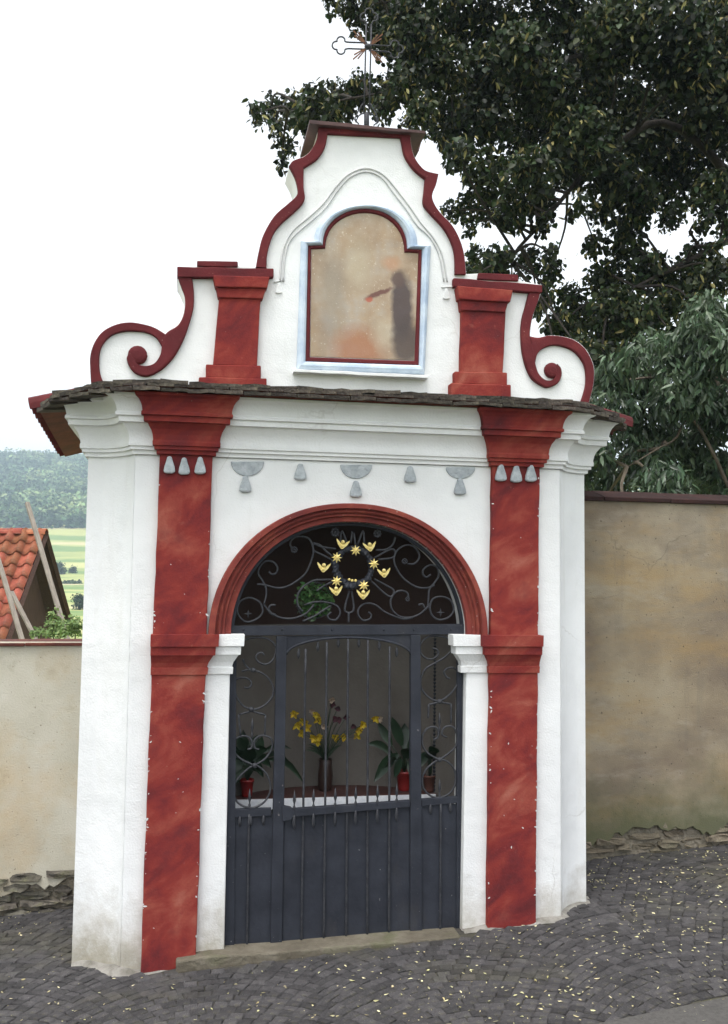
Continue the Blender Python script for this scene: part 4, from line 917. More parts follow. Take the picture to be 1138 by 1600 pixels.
# ------------------------------------------------------------------ things on the altar ledge
def W3(x, y, dep): a = L3(x, y, dep); return toW(*a)
LZ = P0.z + zl
def pot(name, xpx, dep, r, h, m, label, cat='plant pot'):
    x = Fp(xpx, 1240, dep)[0]; p = toW(x, dep, zl + 0.001)
    return p
def big_leaf(base, tip, w, bend=0.03, n=6, up=Vector((0, 0, 1))):
    b, t = Vector(base), Vector(tip); d = t - b; s = d.cross(Vector((0.2, 1, 0.3))).normalized(); v = []; f = []
    for i in range(n + 1):
        q = i / n; c = b + d * q + Vector((0, 0, bend * math.sin(q * math.pi))); ww = w * (math.sin(math.pi * min(1, q * 0.94 + 0.06)) ** 0.8) if i < n else 0.001
        v += [c - s * ww + Vector((0, -.008, 0)), c, c + s * ww + Vector((0, -.008, 0))]
    for i in range(n):
        for j in range(2): f.append([i * 3 + j, i * 3 + j + 1, i * 3 + j + 4, i * 3 + j + 3])
    return v, f
def pot_plant(name, xpx, dep, r, h, pm, label, leaves, group=None):
    x = Fp(xpx, 1240, dep)[0]; o = toW(x, dep, zl + 0.001); e = empty(name, o, TH); tag(e, label, 'plant', group)
    obj('pot', *lathe([(r * .72, 0), (r * .78, h * .1), (r, h * .86), (r * 1.08, h * .87), (r * 1.08, h), (r * .95, h), (r * .93, h * .9), (0.004, h * .88)], 18), pm, e, smooth=True)
    inv = lambda px_, py_, dp: (L3(px_, py_, dp)[0] - x, dp - dep, L3(px_, py_, dp)[2] - zl)
    for (bx, by, tx, ty, w, dd, bend) in leaves:
        b = Vector(inv(bx, by, dep)); t = Vector(inv(tx, ty, dep + dd)); s0 = Vector((0, 0, h * .9))
        st = tube([s0, s0.lerp(b, .6) + Vector((0, 0, .02)), b], 0.003, 5); lf = big_leaf(b, t, w * 1.35, bend)
        obj('leaf', *merge(st, lf), HOUSEL, e, smooth=True)
    return e
pot_plant('potted_plant', 632, 0.47, 0.042, 0.10, REDPOT, 'broad leaved plant in a bright red pot beside the flower vase', [
    (622, 1178, 584, 1222, 0.024, -.05, 0.02), (612, 1165, 590, 1128, 0.018, .02, 0.0), (628, 1165, 612, 1120, 0.020, -.03, 0), (632, 1170, 632, 1130, 0.022, .03, 0), (640, 1180, 652, 1140, 0.022, -.02, 0), (640, 1190, 648, 1225, 0.02, -.07, 0.02), (620, 1190, 600, 1200, 0.02, -.09, .02), (634, 1185, 640, 1170, 0.028, -.06, 0.01), (615, 1182, 572, 1163, 0.016, .05, 0.03), (626, 1185, 616, 1215, 0.016, -.1, 0.0)])
pot_plant('potted_plant', 671, 0.425, 0.032, 0.085, BROWNPOT, 'dark leaved plant in a brown pot behind the right scroll panel', [
    (684, 1165, 694, 1118, 0.016, -.02, 0), (676, 1165, 680, 1118, 0.014, .03, 0), (690, 1185, 697, 1232, 0.020, -.05, 0.02), (668, 1175, 655, 1200, 0.018, -.03, .01), (690, 1170, 713, 1185, 0.012, .02, 0.03), (672, 1178, 684, 1170, 0.022, -.06, .01), (680, 1185, 664, 1178, 0.02, -.08, .01)])
pot_plant('potted_plant', 386, 0.43, 0.033, 0.085, REDPOT, 'drooping dark plant in a red pot behind the left scroll panel', [
    (385, 1180, 372, 1150, 0.020, 0, 0), (392, 1180, 402, 1148, 0.020, .02, 0), (395, 1185, 418, 1170, 0.018, -.03, .02), (378, 1190, 366, 1210, 0.02, -.05, .02), (400, 1190, 424, 1200, 0.02, -.03, .03), (388, 1190, 392, 1165, 0.026, -.06, 0), (380, 1185, 368, 1172, 0.02, -.02, 0), (396, 1195, 412, 1215, 0.018, -.06, .02), (405, 1180, 455, 1170, 0.012, .06, .03), (410, 1190, 476, 1225, 0.014, .04, .06), (405, 1190, 450, 1188, 0.014, .1, .04), (376, 1200, 362, 1160, .02, .0, 0), (384, 1195, 380, 1140, .02, .03, 0), (398, 1195, 410, 1150, .02, .0, 0), (392, 1200, 405, 1200, .024, -.05, .01), (378, 1200, 368, 1225, .018, -.06, .01)])
# flower vase
vx = Fp(508, 1240, 0.52)[0]; ve = empty('flower_vase', toW(vx, 0.52, zl + 0.001), TH); tag(ve, 'tall dark vase holding yellow flowers and dry dark stems on the ledge', 'vase')
obj('vase', *lathe([(0.030, 0), (0.036, 0.01), (0.040, 0.08), (0.034, 0.13), (0.036, 0.16), (0.032, 0.16), (0.029, 0.13), (0.004, 0.12)], 18), VASE, ve, smooth=True)
vq = random.Random(21)
def vloc(px_, py_, dp=0.52): a = L3(px_, py_, dp); return Vector((a[0] - vx, dp - 0.52, a[2] - zl))
for (px_, py_, kind) in [(459, 1116, 0), (464, 1134, 0), (471, 1146, 0), (475, 1128, 0), (488, 1112, 2), (494, 1118, 0), (497, 1126, 0), (490, 1154, 0), (498, 1152, 0), (496, 1160, 0), (506, 1136, 2), (518, 1095, 2), (519, 1101, 1), (527, 1108, 1), (523, 1124, 1), (530, 1125, 1), (541, 1121, 1), (524, 1153, 0), (537, 1152, 0), (552, 1135, 1), (560, 1141, 0), (567, 1133, 0), (558, 1150, 0), (586, 1124, 0), (593, 1124, 2), (480, 1138, 0)]:
    t = vloc(px_, py_, 0.52 + vq.uniform(-.09, .05)); b = Vector((vq.uniform(-.015, .015), vq.uniform(-.015, .015), 0.155))
    mid = b.lerp(t, 0.5) + Vector((vq.uniform(-.01, .01), 0, 0.03))
    c = catmull([b, mid, t], 5); st = obj('stem', *tube(c, 0.0016, 4), HOUSEL, ve)
    m_ = (YELLOW, DRYF, PINKF)[kind]; rr_ = (0.025, 0.018, 0.018)[kind]
    P = []
    for k in range(7):
        a = 2 * math.pi * k / 7 + vq.random(); dr = Vector((math.cos(a), -0.5 + vq.uniform(-.4, .2), math.sin(a))).normalized(); P.append(big_leaf(t, t + dr * rr_ * vq.uniform(.8, 1.3), 0.009, 0.003, 3))
    P.append(ico(tuple(t), 0.005, 1, .1)); obj('blossom', *merge(*P), m_, ve)
for k in range(6):
    b = Vector((0, 0, 0.155)); t = vloc(vq.uniform(470, 560), vq.uniform(1150, 1185), 0.5); obj('leaf', *big_leaf(b, t, 0.006, 0.02), HOUSEL, ve, smooth=True)
# spiral pole and the hanging green wreath
sx = Fp(680, 1100, 0.415)[0]; so = toW(sx, 0.415, zl + 0.001); zs = Fp(682, 985, 0.44)[1] - zl
pv_, pf_ = [], []
for k in range(44):
    z = zs * k / 44; v, f = loft([[(0.006 * math.cos(a), 0.006 * math.sin(a), z) for a in np.linspace(0, 2 * math.pi, 7)[:-1]], [(0.015 * math.cos(a) + .004, 0.015 * math.sin(a), z + zs / 44 * .8) for a in np.linspace(0, 2 * math.pi, 7)[:-1]], [(0.005 * math.cos(a), 0.005 * math.sin(a), z + zs / 44) for a in np.linspace(0, 2 * math.pi, 7)[:-1]]])
    b0_ = len(pv_); pv_ += v; pf_ += [[i + b0_ for i in q] for q in f]
po = obj('spiral_pole', pv_, pf_, IRON); po.location = so; po.rotation_euler = (0, 0, TH); tag(po, 'dark barbed spiral pole standing on the ledge behind the right scroll panel', 'pole')
hw = empty('leaf_wreath', W3(491, 938, 0.17), TH); tag(hw, 'round bunch of glossy green leaves hanging behind the fanlight scrolls', 'wreath')
cpos = []
for k in range(420):
    a = rng.uniform(0, 2 * math.pi); r = math.sqrt(rng.uniform(0, 1)) * 0.088; cpos.append((r * math.cos(a), rng.normal(0, .018), r * math.sin(a)))
scatter('leaves', LEAF_OV, cpos, 0.022, IVYL, hw, droop=0.1)
obj('wire_ring', *tube([(0.088 * math.cos(a), 0, 0.088 * math.sin(a)) for a in np.linspace(0, 2 * math.pi, 25)[:-1]], 0.004, 5, True), IRONR, hw)
obj('hook', *tube([(0, 0, 0.088), (0, -0.04, 0.10), (0, -0.11, 0.105)], 0.002, 5), IRONR, hw)

# ------------------------------------------------------------------ garden walls
def garden_wall(name, label, x0, x1, dep, ztop, plaster, ragged, stones_x, zstone, slope_ends, thick=0.35, over=0.022, peak=0.05, edge_t=0.024, cm=None, sm_=None, sdep=0.0):
    o = toW(x0, dep, 0); g = gz(o.x, o.y); e = empty(name, (o.x, o.y, g), TH); tag(e, label, 'wall')
    zo = g - P0.z                       # local z of the empty
    Lx = x1 - x0
    def gl_(x): p = toW(x0 + x, dep, 0); return gz(p.x, p.y) - g
    n = 24
    base = [(Lx * i / n, gl_(Lx * i / n) - 0.3) for i in range(n + 1)]
    obj('wall_core', *prism([(0, ztop - zo - 0.03)] + base + [(Lx, ztop - zo - 0.03)], 0.025, thick), CORE, e)
    q = random.Random(len(label)); rg = []
    m = int(Lx / 0.022)
    for i in range(m + 1):
        x = Lx * i / m; rg.append((x, gl_(x) + ragged(x0 + x) + 0.05 * mnoise.noise(Vector((x * 5, dep * 9, 0))) + 0.03 * mnoise.noise(Vector((x * 17, dep * 9, 3))) + q.uniform(-0.010, 0.010)))
    obj('plaster', *prism([(0, ztop - zo)] + rg + [(Lx, ztop - zo)], 0.0, 0.03), plaster, e, bevel=0.004, seg=1)
    # stones showing where the plaster has gone
    q = random.Random(5)
    z = -0.03
    top = max(r[1] - gl_(r[0]) for r in rg)
    while z < top - 0.012:
        h = q.uniform(0.035, 0.075); x = stones_x[0] - x0 - q.uniform(0, .1)
        while x < stones_x[1] - x0:
            w = q.uniform(0.08, 0.24)
            if x >= 0 and x + w <= Lx:
                y0 = q.uniform(-0.035, 0.012) + sdep; gg = gl_(x + w / 2)
                hh = h * q.uniform(.8, 1.0)
                ring = lambda yy, s: [(x + w / 2 + (px_ - .5) * w * s + q.uniform(-.012, .012), yy + q.uniform(-.012, .012), gg + z + hh / 2 + pz * hh * s * .5 + q.uniform(-.009, .009)) for px_, pz in ((.02, -.8), (.3, -1), (.75, -.95), (.99, -.6), (.98, .7), (.6, 1), (.25, .92), (.03, .6))]
                v, f = loft([ring(0.06, 1.0), ring(y0 + 0.012, 0.98), ring(y0, 0.86)])
                c = (x + w / 2, 0, gg + z + hh / 2)
                obj('stone', v, f, sm_ or SLATE, e, origin=c)
            x += w + q.uniform(0.004, 0.014)
        z += h + 0.005
    # coping
    nseg = max(1, round(Lx / 0.42)); 
    for i in range(nseg):
        a, b = Lx * i / nseg + 0.002, Lx * (i + 1) / nseg - 0.002; zz = ztop - zo + q.uniform(-.003, .003)
        obj('coping_tile', [(a, -over, zz - 0.004), (b, -over, zz - 0.004), (b, thick / 2, zz + peak), (a, thick / 2, zz + peak), (b, thick + over, zz - 0.004), (a, thick + over, zz - 0.004),
                            (a, -over, zz - 0.004 - edge_t), (b, -over, zz - 0.004 - edge_t), (b, thick + over, zz - 0.004 - edge_t), (a, thick + over, zz - 0.004 - edge_t)],
            [[0, 1, 2, 3], [3, 2, 4, 5], [6, 9, 8, 7], [0, 6, 7, 1], [5, 4, 8, 9], [0, 3, 5, 9, 6], [1, 7, 8, 4, 2]], cm or RUST, e, bevel=0.003, seg=1)
    return e
def rag_l(x): return 0.155 + 0.03 * math.sin(x * 9) + 0.02 * math.sin(x * 23 + 1)
def rag_r(x): return 0.075 + 0.05 * min(1, max(0, (x - 1.45) * 3)) + 0.02 * math.sin(x * 8) + 0.012 * math.sin(x * 21)
garden_wall('garden_wall', 'low pale plaster wall with broken slate footing in front of the tiled shed', -7.0, XL + 0.03, 1.0, Fp(60, 1003, 1.0)[1], WALLL, rag_l, (-2.6, -1.25), 0.2, None, peak=-0.002, edge_t=0.016)
garden_wall('garden_wall', 'tall ochre stained plaster wall with dark red coping below the leafy trees', XR - 0.03, 7.5, 0.80, Fp(1000, 778, 0.8)[1], WALLR, rag_r, (1.15, 3.2), 0.2, None, cm=RUSTD, sm_=FOOTR, sdep=0.018)

# ------------------------------------------------------------------ shed with clay tiles
SY = 16.0
ridge_r = at_y(68, 826, SY); sh = empty('tiled_shed', (ridge_r.x, SY, terrain_z(ridge_r.x, SY) - 0.1)); zr = ridge_r.z - sh.location.z
tag(sh, 'small garden shed with red clay tile roof behind the low wall', 'shed')
PT = R_(47); slope_l = 2.9; WID = 3.2
dn = Vector((0, -math.cos(PT), -math.sin(PT))); nm = Vector((0, -math.sin(PT), math.cos(PT)))
obj('roof_deck', [(-WID, 0, zr - .1), (0.02, 0, zr - .1)] + [tuple(Vector((x, 0, zr - .1)) + dn * slope_l) for x in (0.02, -WID)] + [(-WID, 1.6, zr - 1.7), (0.02, 1.6, zr - 1.7)], [[0, 1, 2, 3], [0, 4, 5, 1]], PLANK, sh)
obj('gable_shade_boards', [(-0.28, -1.75, 0), (-0.28, 1.5, 0), (-0.28, 1.5, zr - 1.85), (-0.28, 0, zr - 0.15), (-0.28, -1.75, zr - 2.0), (-0.33, -1.75, 0), (-0.33, 1.5, 0), (-0.33, 1.5, zr - 1.85), (-0.33, 0, zr - 0.15), (-0.33, -1.75, zr - 2.0)],
    [[0, 1, 2, 3, 4], [9, 8, 7, 6, 5], [0, 5, 6, 1], [1, 6, 7, 2], [2, 7, 8, 3], [3, 8, 9, 4], [4, 9, 5, 0]], PLANK, sh)  # dark boarding added in place of the shadow inside the open gable
obj('front_wall', *box(-WID, -0.33, -1.75, -1.65, 0, zr - 2.0), PLANK, sh)
obj('barge_board', *tube([(0.03, 0.05, zr - 0.1), tuple(Vector((0.03, 0, zr - .12)) + dn * slope_l)], 0.05, 4), PLANK, sh)
obj('barge_board', *tube([(0.03, 0.0, zr - 0.06), (0.03, 1.6, zr - 1.66)], 0.05, 4), PLANK, sh)
def pantile(w, l, t=0.014):
    n = 10; v = []; f = []
    for j, (y, lift) in enumerate(((0, 0.0), (l * .5, 0.012), (l, 0.026))):
        for i in range(n + 1):
            s = i / n; h = 0.055 * math.sin(s * 2 * math.pi - 0.3) * (1 if s < .5 else 0.55)
            v += [((s - .5) * w * 1.06, y, h + lift), ((s - .5) * w * 1.06, y, h + lift - t)]
    m = 2 * (n + 1)
    for j in range(2):
        for i in range(n): a = j * m + 2 * i; f += [[a, a + 2, a + m + 2, a + m], [a + 1, a + m + 1, a + m + 3, a + 3]]
    for i in range(n): a = 2 * m + 2 * i; f.append([a, a + 2, a + 3, a + 1])
    return mesh('roof_tile', v, f, CLAY, True)
TW, TL = 0.235, 0.31
PTM = pantile(TW, TL); rotT = Matrix((( -1, 0, 0), (0, dn.y, nm.y), (0, dn.z, nm.z))).to_4x4()
# columns: local x across, y down the slope, z out
BX = Matrix(((1, dn.x, nm.x), (0, dn.y, nm.y), (0, dn.z, nm.z)))
if BX.determinant() < 0: BX = Matrix(((-1, dn.x, nm.x), (0, dn.y, nm.y), (0, dn.z, nm.z)))
eul = BX.to_euler(); tq_ = random.Random(9)
for c in range(9):
    for r in range(10):
        p = Vector((-0.10 - c * TW, 0, zr - 0.06)) + dn * (-0.03 + r * 0.262) + nm * (0.02)
        link('roof_tile', PTM, sh, p, (eul.x + tq_.gauss(0, .012), eul.y + tq_.gauss(0, .012), eul.z + tq_.gauss(0, .012)))
RT_ME = mesh('ridge_tile', *barrel(0.42, 0.10, 0.09, 0.015), CLAY)
for i in range(7): link('ridge_tile', RT_ME, sh, (0.06 - i * 0.40, 0, zr - 0.095 + (0.004 if i % 2 else 0)), (0, 0, R_(90)))
# leaning poles
def pole(a, b, Ya, Yb, r, label):
    A, B = at_y(*a, Ya), at_y(*b, Yb); d = (A - B).normalized(); g = terrain_z(B.x, Yb)
    t = (B.z - g) / max(0.1, d.z); base = B - d * t; top = A
    k = (top - base).length; o = link('wooden_pole', mesh('wooden_pole', *prism_pole(k, r), WOOD, False), None, base); o.rotation_euler = d.to_track_quat('Z', 'Y').to_euler()
    tag(o, label, 'pole', None)
def prism_pole(k, r):
    q = random.Random(int(k * 1000)); rings = []
    for i in range(7):
        z = k * i / 6; rings.append([(r * sx * q.uniform(.9, 1.1), r * .7 * sy * q.uniform(.9, 1.1), z) for sx, sy in ((-1, -1), (0, -1.1), (1, -1), (1.1, 0), (1, 1), (0, 1.1), (-1, 1), (-1.1, 0))])
    return loft(rings)
pole((43, 786), (106, 1000), 15.4, 13.2, 0.032, 'tall grey wooden pole rising above the shed ridge')
pole((-6, 862), (35, 1000), 13.6, 12.2, 0.028, 'grey wooden pole crossing the tiled roof farthest from the chapel')
pole((18, 925), (57, 1000), 14.0, 13.0, 0.028, 'short grey wooden pole leaning low against the tile roof')
# weeds behind the wall
def bush(name, px_, py_, Y, rx, rz, nleaf, size, m, label, cat, group=None, tmpl=LEAF_OV, droop=0.2, trunk=True):
    c = at_y(px_, py_, Y); g = terrain_z(c.x, Y); e = empty(name, (c.x, Y, g)); tag(e, label, cat, group)
    h = c.z - g; P = []
    nb = max(4, int(nleaf / 60)); bl_ = []
    for k in range(nb):
        u = rng.normal(size=3); u /= np.linalg.norm(u); u *= rng.uniform(.3, .85); bl_.append(np.array([u[0] * rx, u[1] * rx, h + u[2] * rz]))
    for k in range(nleaf):
        b = bl_[rng.integers(nb)]; P.append(b + rng.normal(size=3) * np.array([rx, rx, rz]) * .2)
    scatter('crown', tmpl, P, size, m, e, droop=droop)
    if trunk: obj('trunk', *tube([(0, 0, -0.1), (rx * .04, 0, h * .6), (0, 0, h + rz * .3)], [rx * .09, rx * .07, rx * .03], 6), BARK, e)
    return e
bush('weed_clump', 84, 985, 9.5, 0.16, 0.22, 420, 0.03, WEED, 'tuft of bright green weeds between the tall pole and the shed gable', 'weeds')
bush('weed_clump', 118, 983, 9.0, 0.16, 0.13, 520, 0.03, WEED, 'leafy green weeds against the chapel behind the low wall', 'weeds')
bush('weed_clump', 60, 993, 10.5, 0.14, 0.10, 180, 0.03, WEED, 'low sprig of weeds at the foot of the short pole', 'weeds')
# field trees stand where the foot seen in the photo meets the ground
def foot(px_, py_):
    d = ray(px_, py_); t = 40 / d.y
    while t * d.y < 1200:
        P = CAM + d * t
        if P.z <= terrain_z(P.x, P.y): return P
        t *= 1.004
    return P
def field_tree(px_, py_, wpx, hpx, label, cat='tree', n=800, trunk=True):
    P = foot(px_, py_); k = P.y / F_PX; rx, rz = wpx * k / 2, hpx * k / 2; e = empty('field_tree' if trunk else 'hedge', P); tag(e, label, cat)
    pos = []; nb = 14
    for b in range(nb):
        u = rng.normal(size=3); u /= np.linalg.norm(u); u *= rng.uniform(.35, .75); pos.append(u * np.array([rx, rx, rz]) + np.array([0, 0, rz * 1.02]) + rng.normal(size=(n // nb, 3)) * np.array([rx, rx, rz]) * .2)
    pos = np.concatenate(pos); pos[:, 2] = np.maximum(pos[:, 2], rz * .12)
    scatter('crown', LEAF_OV, pos, rx * .22, FARL, e, droop=0.3)
    if trunk: obj('trunk', *tube([(0, 0, -0.3), (rx * .05, 0, rz * .5), (0, 0, rz * 1.2)], [rx * .10, rx * .08, rx * .04], 6), BARK, e)
field_tree(90, 901, 26, 22, 'rounded dark green tree at the edge of the pale field')
field_tree(74, 900, 22, 24, 'broad dark tree beside the shed roof on the far field')
field_tree(114, 898, 15, 13, 'small round tree standing alone on the pale field')
field_tree(124, 953, 26, 26, 'dark green tree by the bare field strip beside the chapel')
field_tree(112, 912, 34, 5, 'low hedge line under the far field trees', 'hedge', 400, False)
# far wooded hillside: every crown a loose clump of leaf masses, far too many to tell apart
hq = np.random.default_rng(4); hp = []
for i in range(4200):
    wedge = i < 1900
    y = hq.uniform(492, 960); x = y * (hq.uniform(-0.43, -0.24) if wedge else hq.uniform(-0.8, 0.6))
    r = hq.uniform(2.6, 5.2); z = terrain_z(x, y); k = 46 if wedge else 14
    g = hq.normal(size=(k, 3)); g /= np.linalg.norm(g, axis=1)[:, None]; g *= hq.uniform(.5, 1.0, (k, 1)); g[:, 2] *= hq.uniform(1.0, 1.7)
    hp.append(g * r + np.array([x, y, z + r * 0.9]))
hp = np.concatenate(hp)
fo_ob = scatter('hill_forest', LEAF_OV, hp, 2.3, WOODS, None, droop=0.3, kind='stuff'); tag(fo_ob, 'hazy blue green forest covering the far hillside', 'forest')

# ------------------------------------------------------------------ trees behind the chapel
def leafy_tree(name, label, base, blobs, Yr, leaf, tmpl, m, dens_, droop, bark, limbs, group=None, extra=None, n_in=10**6):
    e = empty(name, base); tag(e, label, 'tree', group); q = random.Random(17)
    P = []; cents = []
    for bi, (x, y, r, *yy) in enumerate(blobs):
        Y = yy[0] if yy else q.uniform(*Yr); c = at_y(x, y, Y); rm = r * Y / F_PX; cents.append((c, rm))
        nl = int(dens_ * (r / 40) ** 2 * (1.0 if bi < n_in else 0.4))
        g = rng.normal(size=(nl, 3)); g /= np.linalg.norm(g, axis=1)[:, None]; g *= (rng.uniform(0, 1, nl) ** 0.45)[:, None]
        g *= np.array([rm, max(rm, 0.32), rm * .92]); 
        P.append(g + np.array(c))
    P = np.concatenate(P) - np.array(base)
    scatter('crown', tmpl, P, leaf, m, e, droop=droop)
    if extra:
        em, share, esz, et = extra; k = rng.choice(len(P), int(len(P) * share), replace=False); scatter('blossom_bracts', et, P[k] + rng.normal(size=(len(k), 3)) * .03, esz, em, e, droop=0.9)
    for lm in limbs:
        c = catmull([Vector(p) for p in lm[0]], 6); n = len(c); rr = [lm[1] + (lm[2] - lm[1]) * i / (n - 1) for i in range(n)]
        obj(lm[3], *tube([p - Vector(base) for p in c], rr, 7), bark, e, smooth=True)
    # twigs from limbs to clumps
    hubs = [p for lm in limbs for p in catmull([Vector(p) for p in lm[0]], 6)]
    TV, TF = [], []
    for c, rm in cents:
        h = min(hubs, key=lambda p: (p - c).length); mid = h.lerp(c, .55) + Vector((q.uniform(-.1, .1), q.uniform(-.1, .1), .08))
        v, f = tube([p - Vector(base) for p in catmull([h, mid, c], 4)], [0.016 - 0.0012 * i for i in range(9)], 5); b0_ = len(TV); TV += v; TF += [[j + b0_ for j in qd] for qd in f]
        for _ in range(4):
            t = c + Vector((q.uniform(-1, 1) * rm, q.uniform(-1, 1) * rm, q.uniform(-1, .6) * rm)); v, f = tube([p - Vector(base) for p in (c, c.lerp(t, .5) + Vector((0, 0, .02)), t)], [0.006, 0.004, 0.002], 4); b0_ = len(TV); TV += v; TF += [[j + b0_ for j in qd] for qd in f]
    obj('twigs', TV, TF, bark, e)
    return e
B1 = [(515, 0, 14), (545, 2, 26), (590, 18, 36), (650, 30, 50), (720, 35, 58), (800, 40, 62), (880, 45, 66), (960, 50, 68), (1050, 55, 75), (1130, 60, 75),
      (640, 88, 34), (690, 105, 50), (770, 118, 62), (850, 135, 62), (940, 145, 66), (1035, 150, 70), (1130, 160, 70), (600, 70, 20),
      (402, 176, 14), (425, 165, 18), (455, 168, 24), (490, 160, 26), (525, 150, 26), (560, 140, 28), (600, 145, 30), (635, 130, 30), (435, 205, 16), (450, 230, 14), (440, 250, 10), (478, 190, 20), (520, 178, 18),
      (690, 180, 44), (750, 190, 50), (830, 210, 58), (915, 220, 60), (1000, 225, 64), (1090, 235, 64), (640, 190, 16),
      (715, 240, 24), (760, 270, 42), (825, 270, 45), (895, 265, 40), (960, 285, 46), (1040, 290, 50), (1120, 300, 45),
      (725, 325, 20), (760, 325, 26), (800, 330, 32), (845, 315, 26), (940, 330, 26), (985, 345, 32), (740, 400, 16), (775, 408, 28), (825, 408, 26), (860, 395, 12),
      (975, 390, 30), (1010, 425, 40), (1065, 445, 42), (1120, 430, 36), (945, 435, 32), (890, 465, 26), (960, 480, 42), (1030, 480, 34), (915, 500, 36), (960, 525, 38), (870, 500, 20), (905, 545, 26), (1050, 340, 20), (1100, 345, 16), (850, 455, 14), (1120, 385, 12)]
B1 += [(700, 330, 14), (735, 355, 13), (850, 350, 16), (905, 320, 14), (860, 425, 22), (800, 440, 20), (740, 430, 14), (705, 215, 26), (930, 380, 20), (1000, 310, 32), (1085, 400, 26), (1138, 350, 20), (840, 470, 26), (880, 520, 30), (940, 560, 34), (1000, 500, 36), (1090, 480, 28), (660, 170, 26), (650, 60, 40), (560, 30, 18), (600, 50, 26), (745, 150, 45), (880, 180, 50), (1000, 190, 50), (1080, 110, 50), (930, 100, 50), (810, 80, 50), (500, 172, 22), (540, 165, 24), (470, 178, 20), (600, 165, 22), (870, 560, 20), (1050, 520, 20)]
n_in = len(B1)
# the crown goes on above and to the right of the frame
for yy in range(-420, -20, 95):
    for xx in range(620 if yy > -250 else 720, 1650, 120): B1.append((xx + random.uniform(-25, 25), yy + random.uniform(-20, 20), 70))
for yy in range(30, 480, 100):
    for xx in range(1210, 1600, 115): B1.append((xx + random.uniform(-25, 25), yy, 66))
tb = Vector((5.6, 9.6, terrain_z(5.6, 9.6)))
A_ = lambda x, y, Y: at_y(x, y, Y)
limbs1 = [([tb, tb + Vector((-.05, 0, 2.2)), tb + Vector((.1, 0, 4.5)), tb + Vector((0, 0, 7.5))], 0.30, 0.08, 'trunk'),
          ([tb + Vector((0, 0, 2.6)), A_(1220, 330, 9.2), A_(1138, 375, 9.0), A_(1060, 415, 8.9), A_(980, 455, 8.8)], 0.05, 0.012, 'limb'),
          ([tb + Vector((0, 0, 3.4)), A_(1100, 230, 9.2), A_(960, 225, 9.0), A_(905, 280, 8.8), A_(850, 345, 8.7), A_(795, 405, 8.6)], 0.05, 0.008, 'limb'),
          ([tb + Vector((0, 0, 4.2)), A_(1100, 60, 9.4), A_(900, 90, 9.2), A_(750, 120, 9.0), A_(600, 145, 8.8), A_(450, 172, 8.6)], 0.05, 0.004, 'limb'),
          ([tb + Vector((0, 0, 5.0)), A_(1000, -100, 9.6), A_(800, -60, 9.2), A_(600, 5, 9.0)], 0.05, 0.008, 'limb')]
leafy_tree('linden_tree', 'large dark linden tree with drooping leafy boughs above and behind the chapel', tb, B1, (7.9, 10.0), 0.053, LEAF_OV, LINDEN, 620, 0.75, BARK, limbs1, extra=(BRACT, 0.13, 0.07, LEAF_NR), n_in=n_in)
B2 = [(1100, 480, 28), (1138, 500, 30), (1010, 540, 32), (960, 580, 32), (900, 620, 28), (900, 680, 26), (885, 650, 14), (1085, 515, 30), (1125, 545, 44), (1045, 550, 38), (1000, 600, 42), (1065, 610, 50), (1130, 640, 52), (955, 640, 40), (1010, 675, 52), (1080, 700, 52), (930, 700, 34), (955, 745, 42), (1035, 755, 44), (1120, 745, 50), (940, 590, 26), (985, 560, 24), (905, 735, 26), (1010, 720, 40), (1100, 590, 40)]
for yy in range(520, 780, 80):
    for xx in (1200, 1290, 1380): B2.append((xx, yy, 52))
for xx in (920, 1000, 1080, 1160, 1250): B2.append((xx, 830, 46))
tb2 = Vector((3.6, 7.9, terrain_z(3.6, 7.9)))
limbs2 = [([tb2, tb2 + Vector((0, 0, 1.6)), A_(1120, 600, 7.8), A_(1100, 520, 7.7)], 0.06, 0.008, 'trunk'),
          ([tb2 + Vector((0, 0, 1.5)), A_(1150, 620, 7.7), A_(1060, 590, 7.6), A_(960, 600, 7.5), A_(930, 640, 7.4)], 0.02, 0.004, 'limb'),
          ([tb2 + Vector((0, 0, 1.3)), A_(1100, 680, 7.5), A_(1050, 690, 7.4), A_(980, 730, 7.3)], 0.018, 0.004, 'limb')]
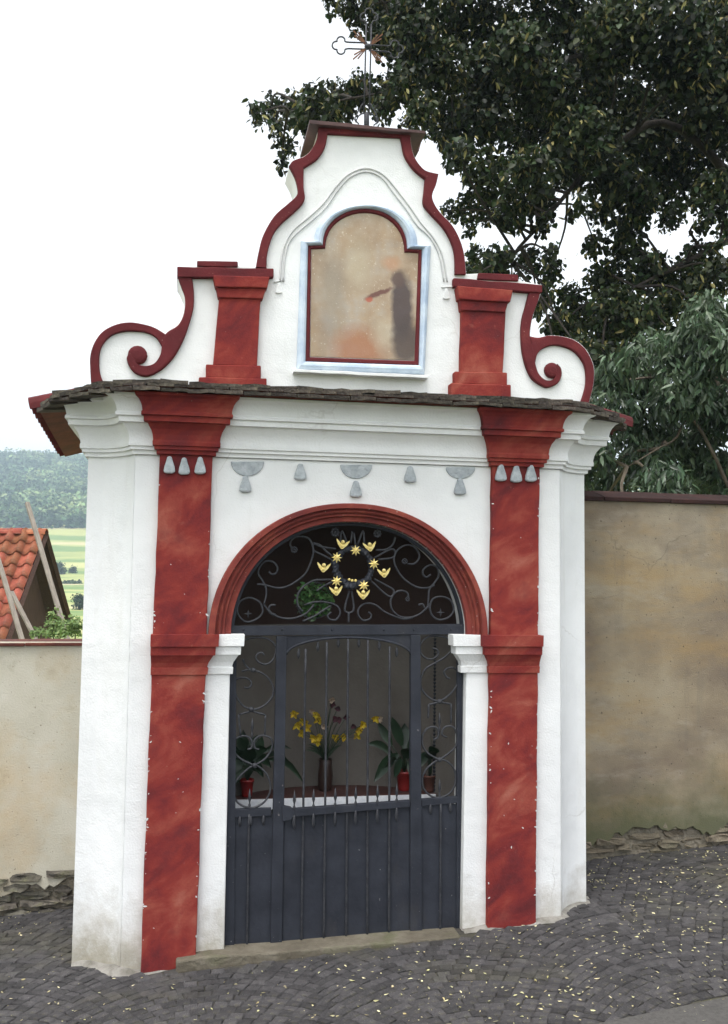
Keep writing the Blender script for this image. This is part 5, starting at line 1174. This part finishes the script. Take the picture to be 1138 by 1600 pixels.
leafy_tree('garden_tree', 'lighter green tree with narrow hanging leaves growing just behind the tall ochre wall', tb2, B2, (7.0, 8.2), 0.085, LEAF_NR, CHERRY, 640, 0.85, TWIG, limbs2)

# ------------------------------------------------------------------ fallen linden bracts on the paving
fp = []
for k in range(5600):
    x = rng.uniform(-2.2, 2.8); y = rng.uniform(3.2, 5.75); u = (Vector((x, y, 0)) - P0).dot(U); v = (Vector((x, y, 0)) - P0).dot(N)
    if in_chapel(u, v) or (abs(u) < 1.3 and v > -0.06): continue
    w = 0.25 + 0.55 * min(1, max(0, (x + 1.2) / 2.6)); w *= 0.6 + 0.8 * (mnoise.noise(Vector((x * 2, y * 2, 3))) + .5)
    if rng.uniform() > w * 0.8: continue
    fp.append((x, y, gz(x, y) + 0.012))
PV = []
PF = []
for (x, y, z) in fp:
    a = rng.uniform(0, 2 * math.pi); l_ = rng.uniform(0.006, 0.024) * rng.uniform(.7, 1.2); w_ = l_ * rng.uniform(.18, .45); dx, dy = math.cos(a), math.sin(a); b0_ = len(PV)
    for s, t in ((-1, 0), (-.3, 1), (.5, .8), (1, 0), (.5, -.8), (-.3, -1)):
        PV.append((x + dx * l_ * s / 1.0 * .5 - dy * w_ * t * .5, y + dy * l_ * s * .5 + dx * w_ * t * .5, z + rng.uniform(-.001, .004)))
    PF += [[b0_, b0_ + 1, b0_ + 2, b0_ + 3], [b0_, b0_ + 3, b0_ + 4, b0_ + 5]]
me = mesh('fallen_leaves', PV, PF, PETAL, fix=False); tag(link('fallen_leaves', me), 'small yellow fallen bracts and leaves scattered over the dark paving', 'leaf litter', kind='stuff')

# ------------------------------------------------------------------ haze between here and the far hill
hm = bpy.data.materials.new('haze'); hm.use_nodes = True; hn = hm.node_tree.nodes; hl = hm.node_tree.links
hn.remove(hn['Principled BSDF']); pvn = hn.new('ShaderNodeVolumePrincipled'); pvn.inputs['Color'].default_value = (0.70, 0.87, 1.0, 1); pvn.inputs['Density'].default_value = 0.0008
hl.new(pvn.outputs[0], hn['Material Output'].inputs['Volume'])
hz = obj('haze', *box(-1700, 1700, -500, 1800, -9, 215), hm); tag(hz, kind='stuff')
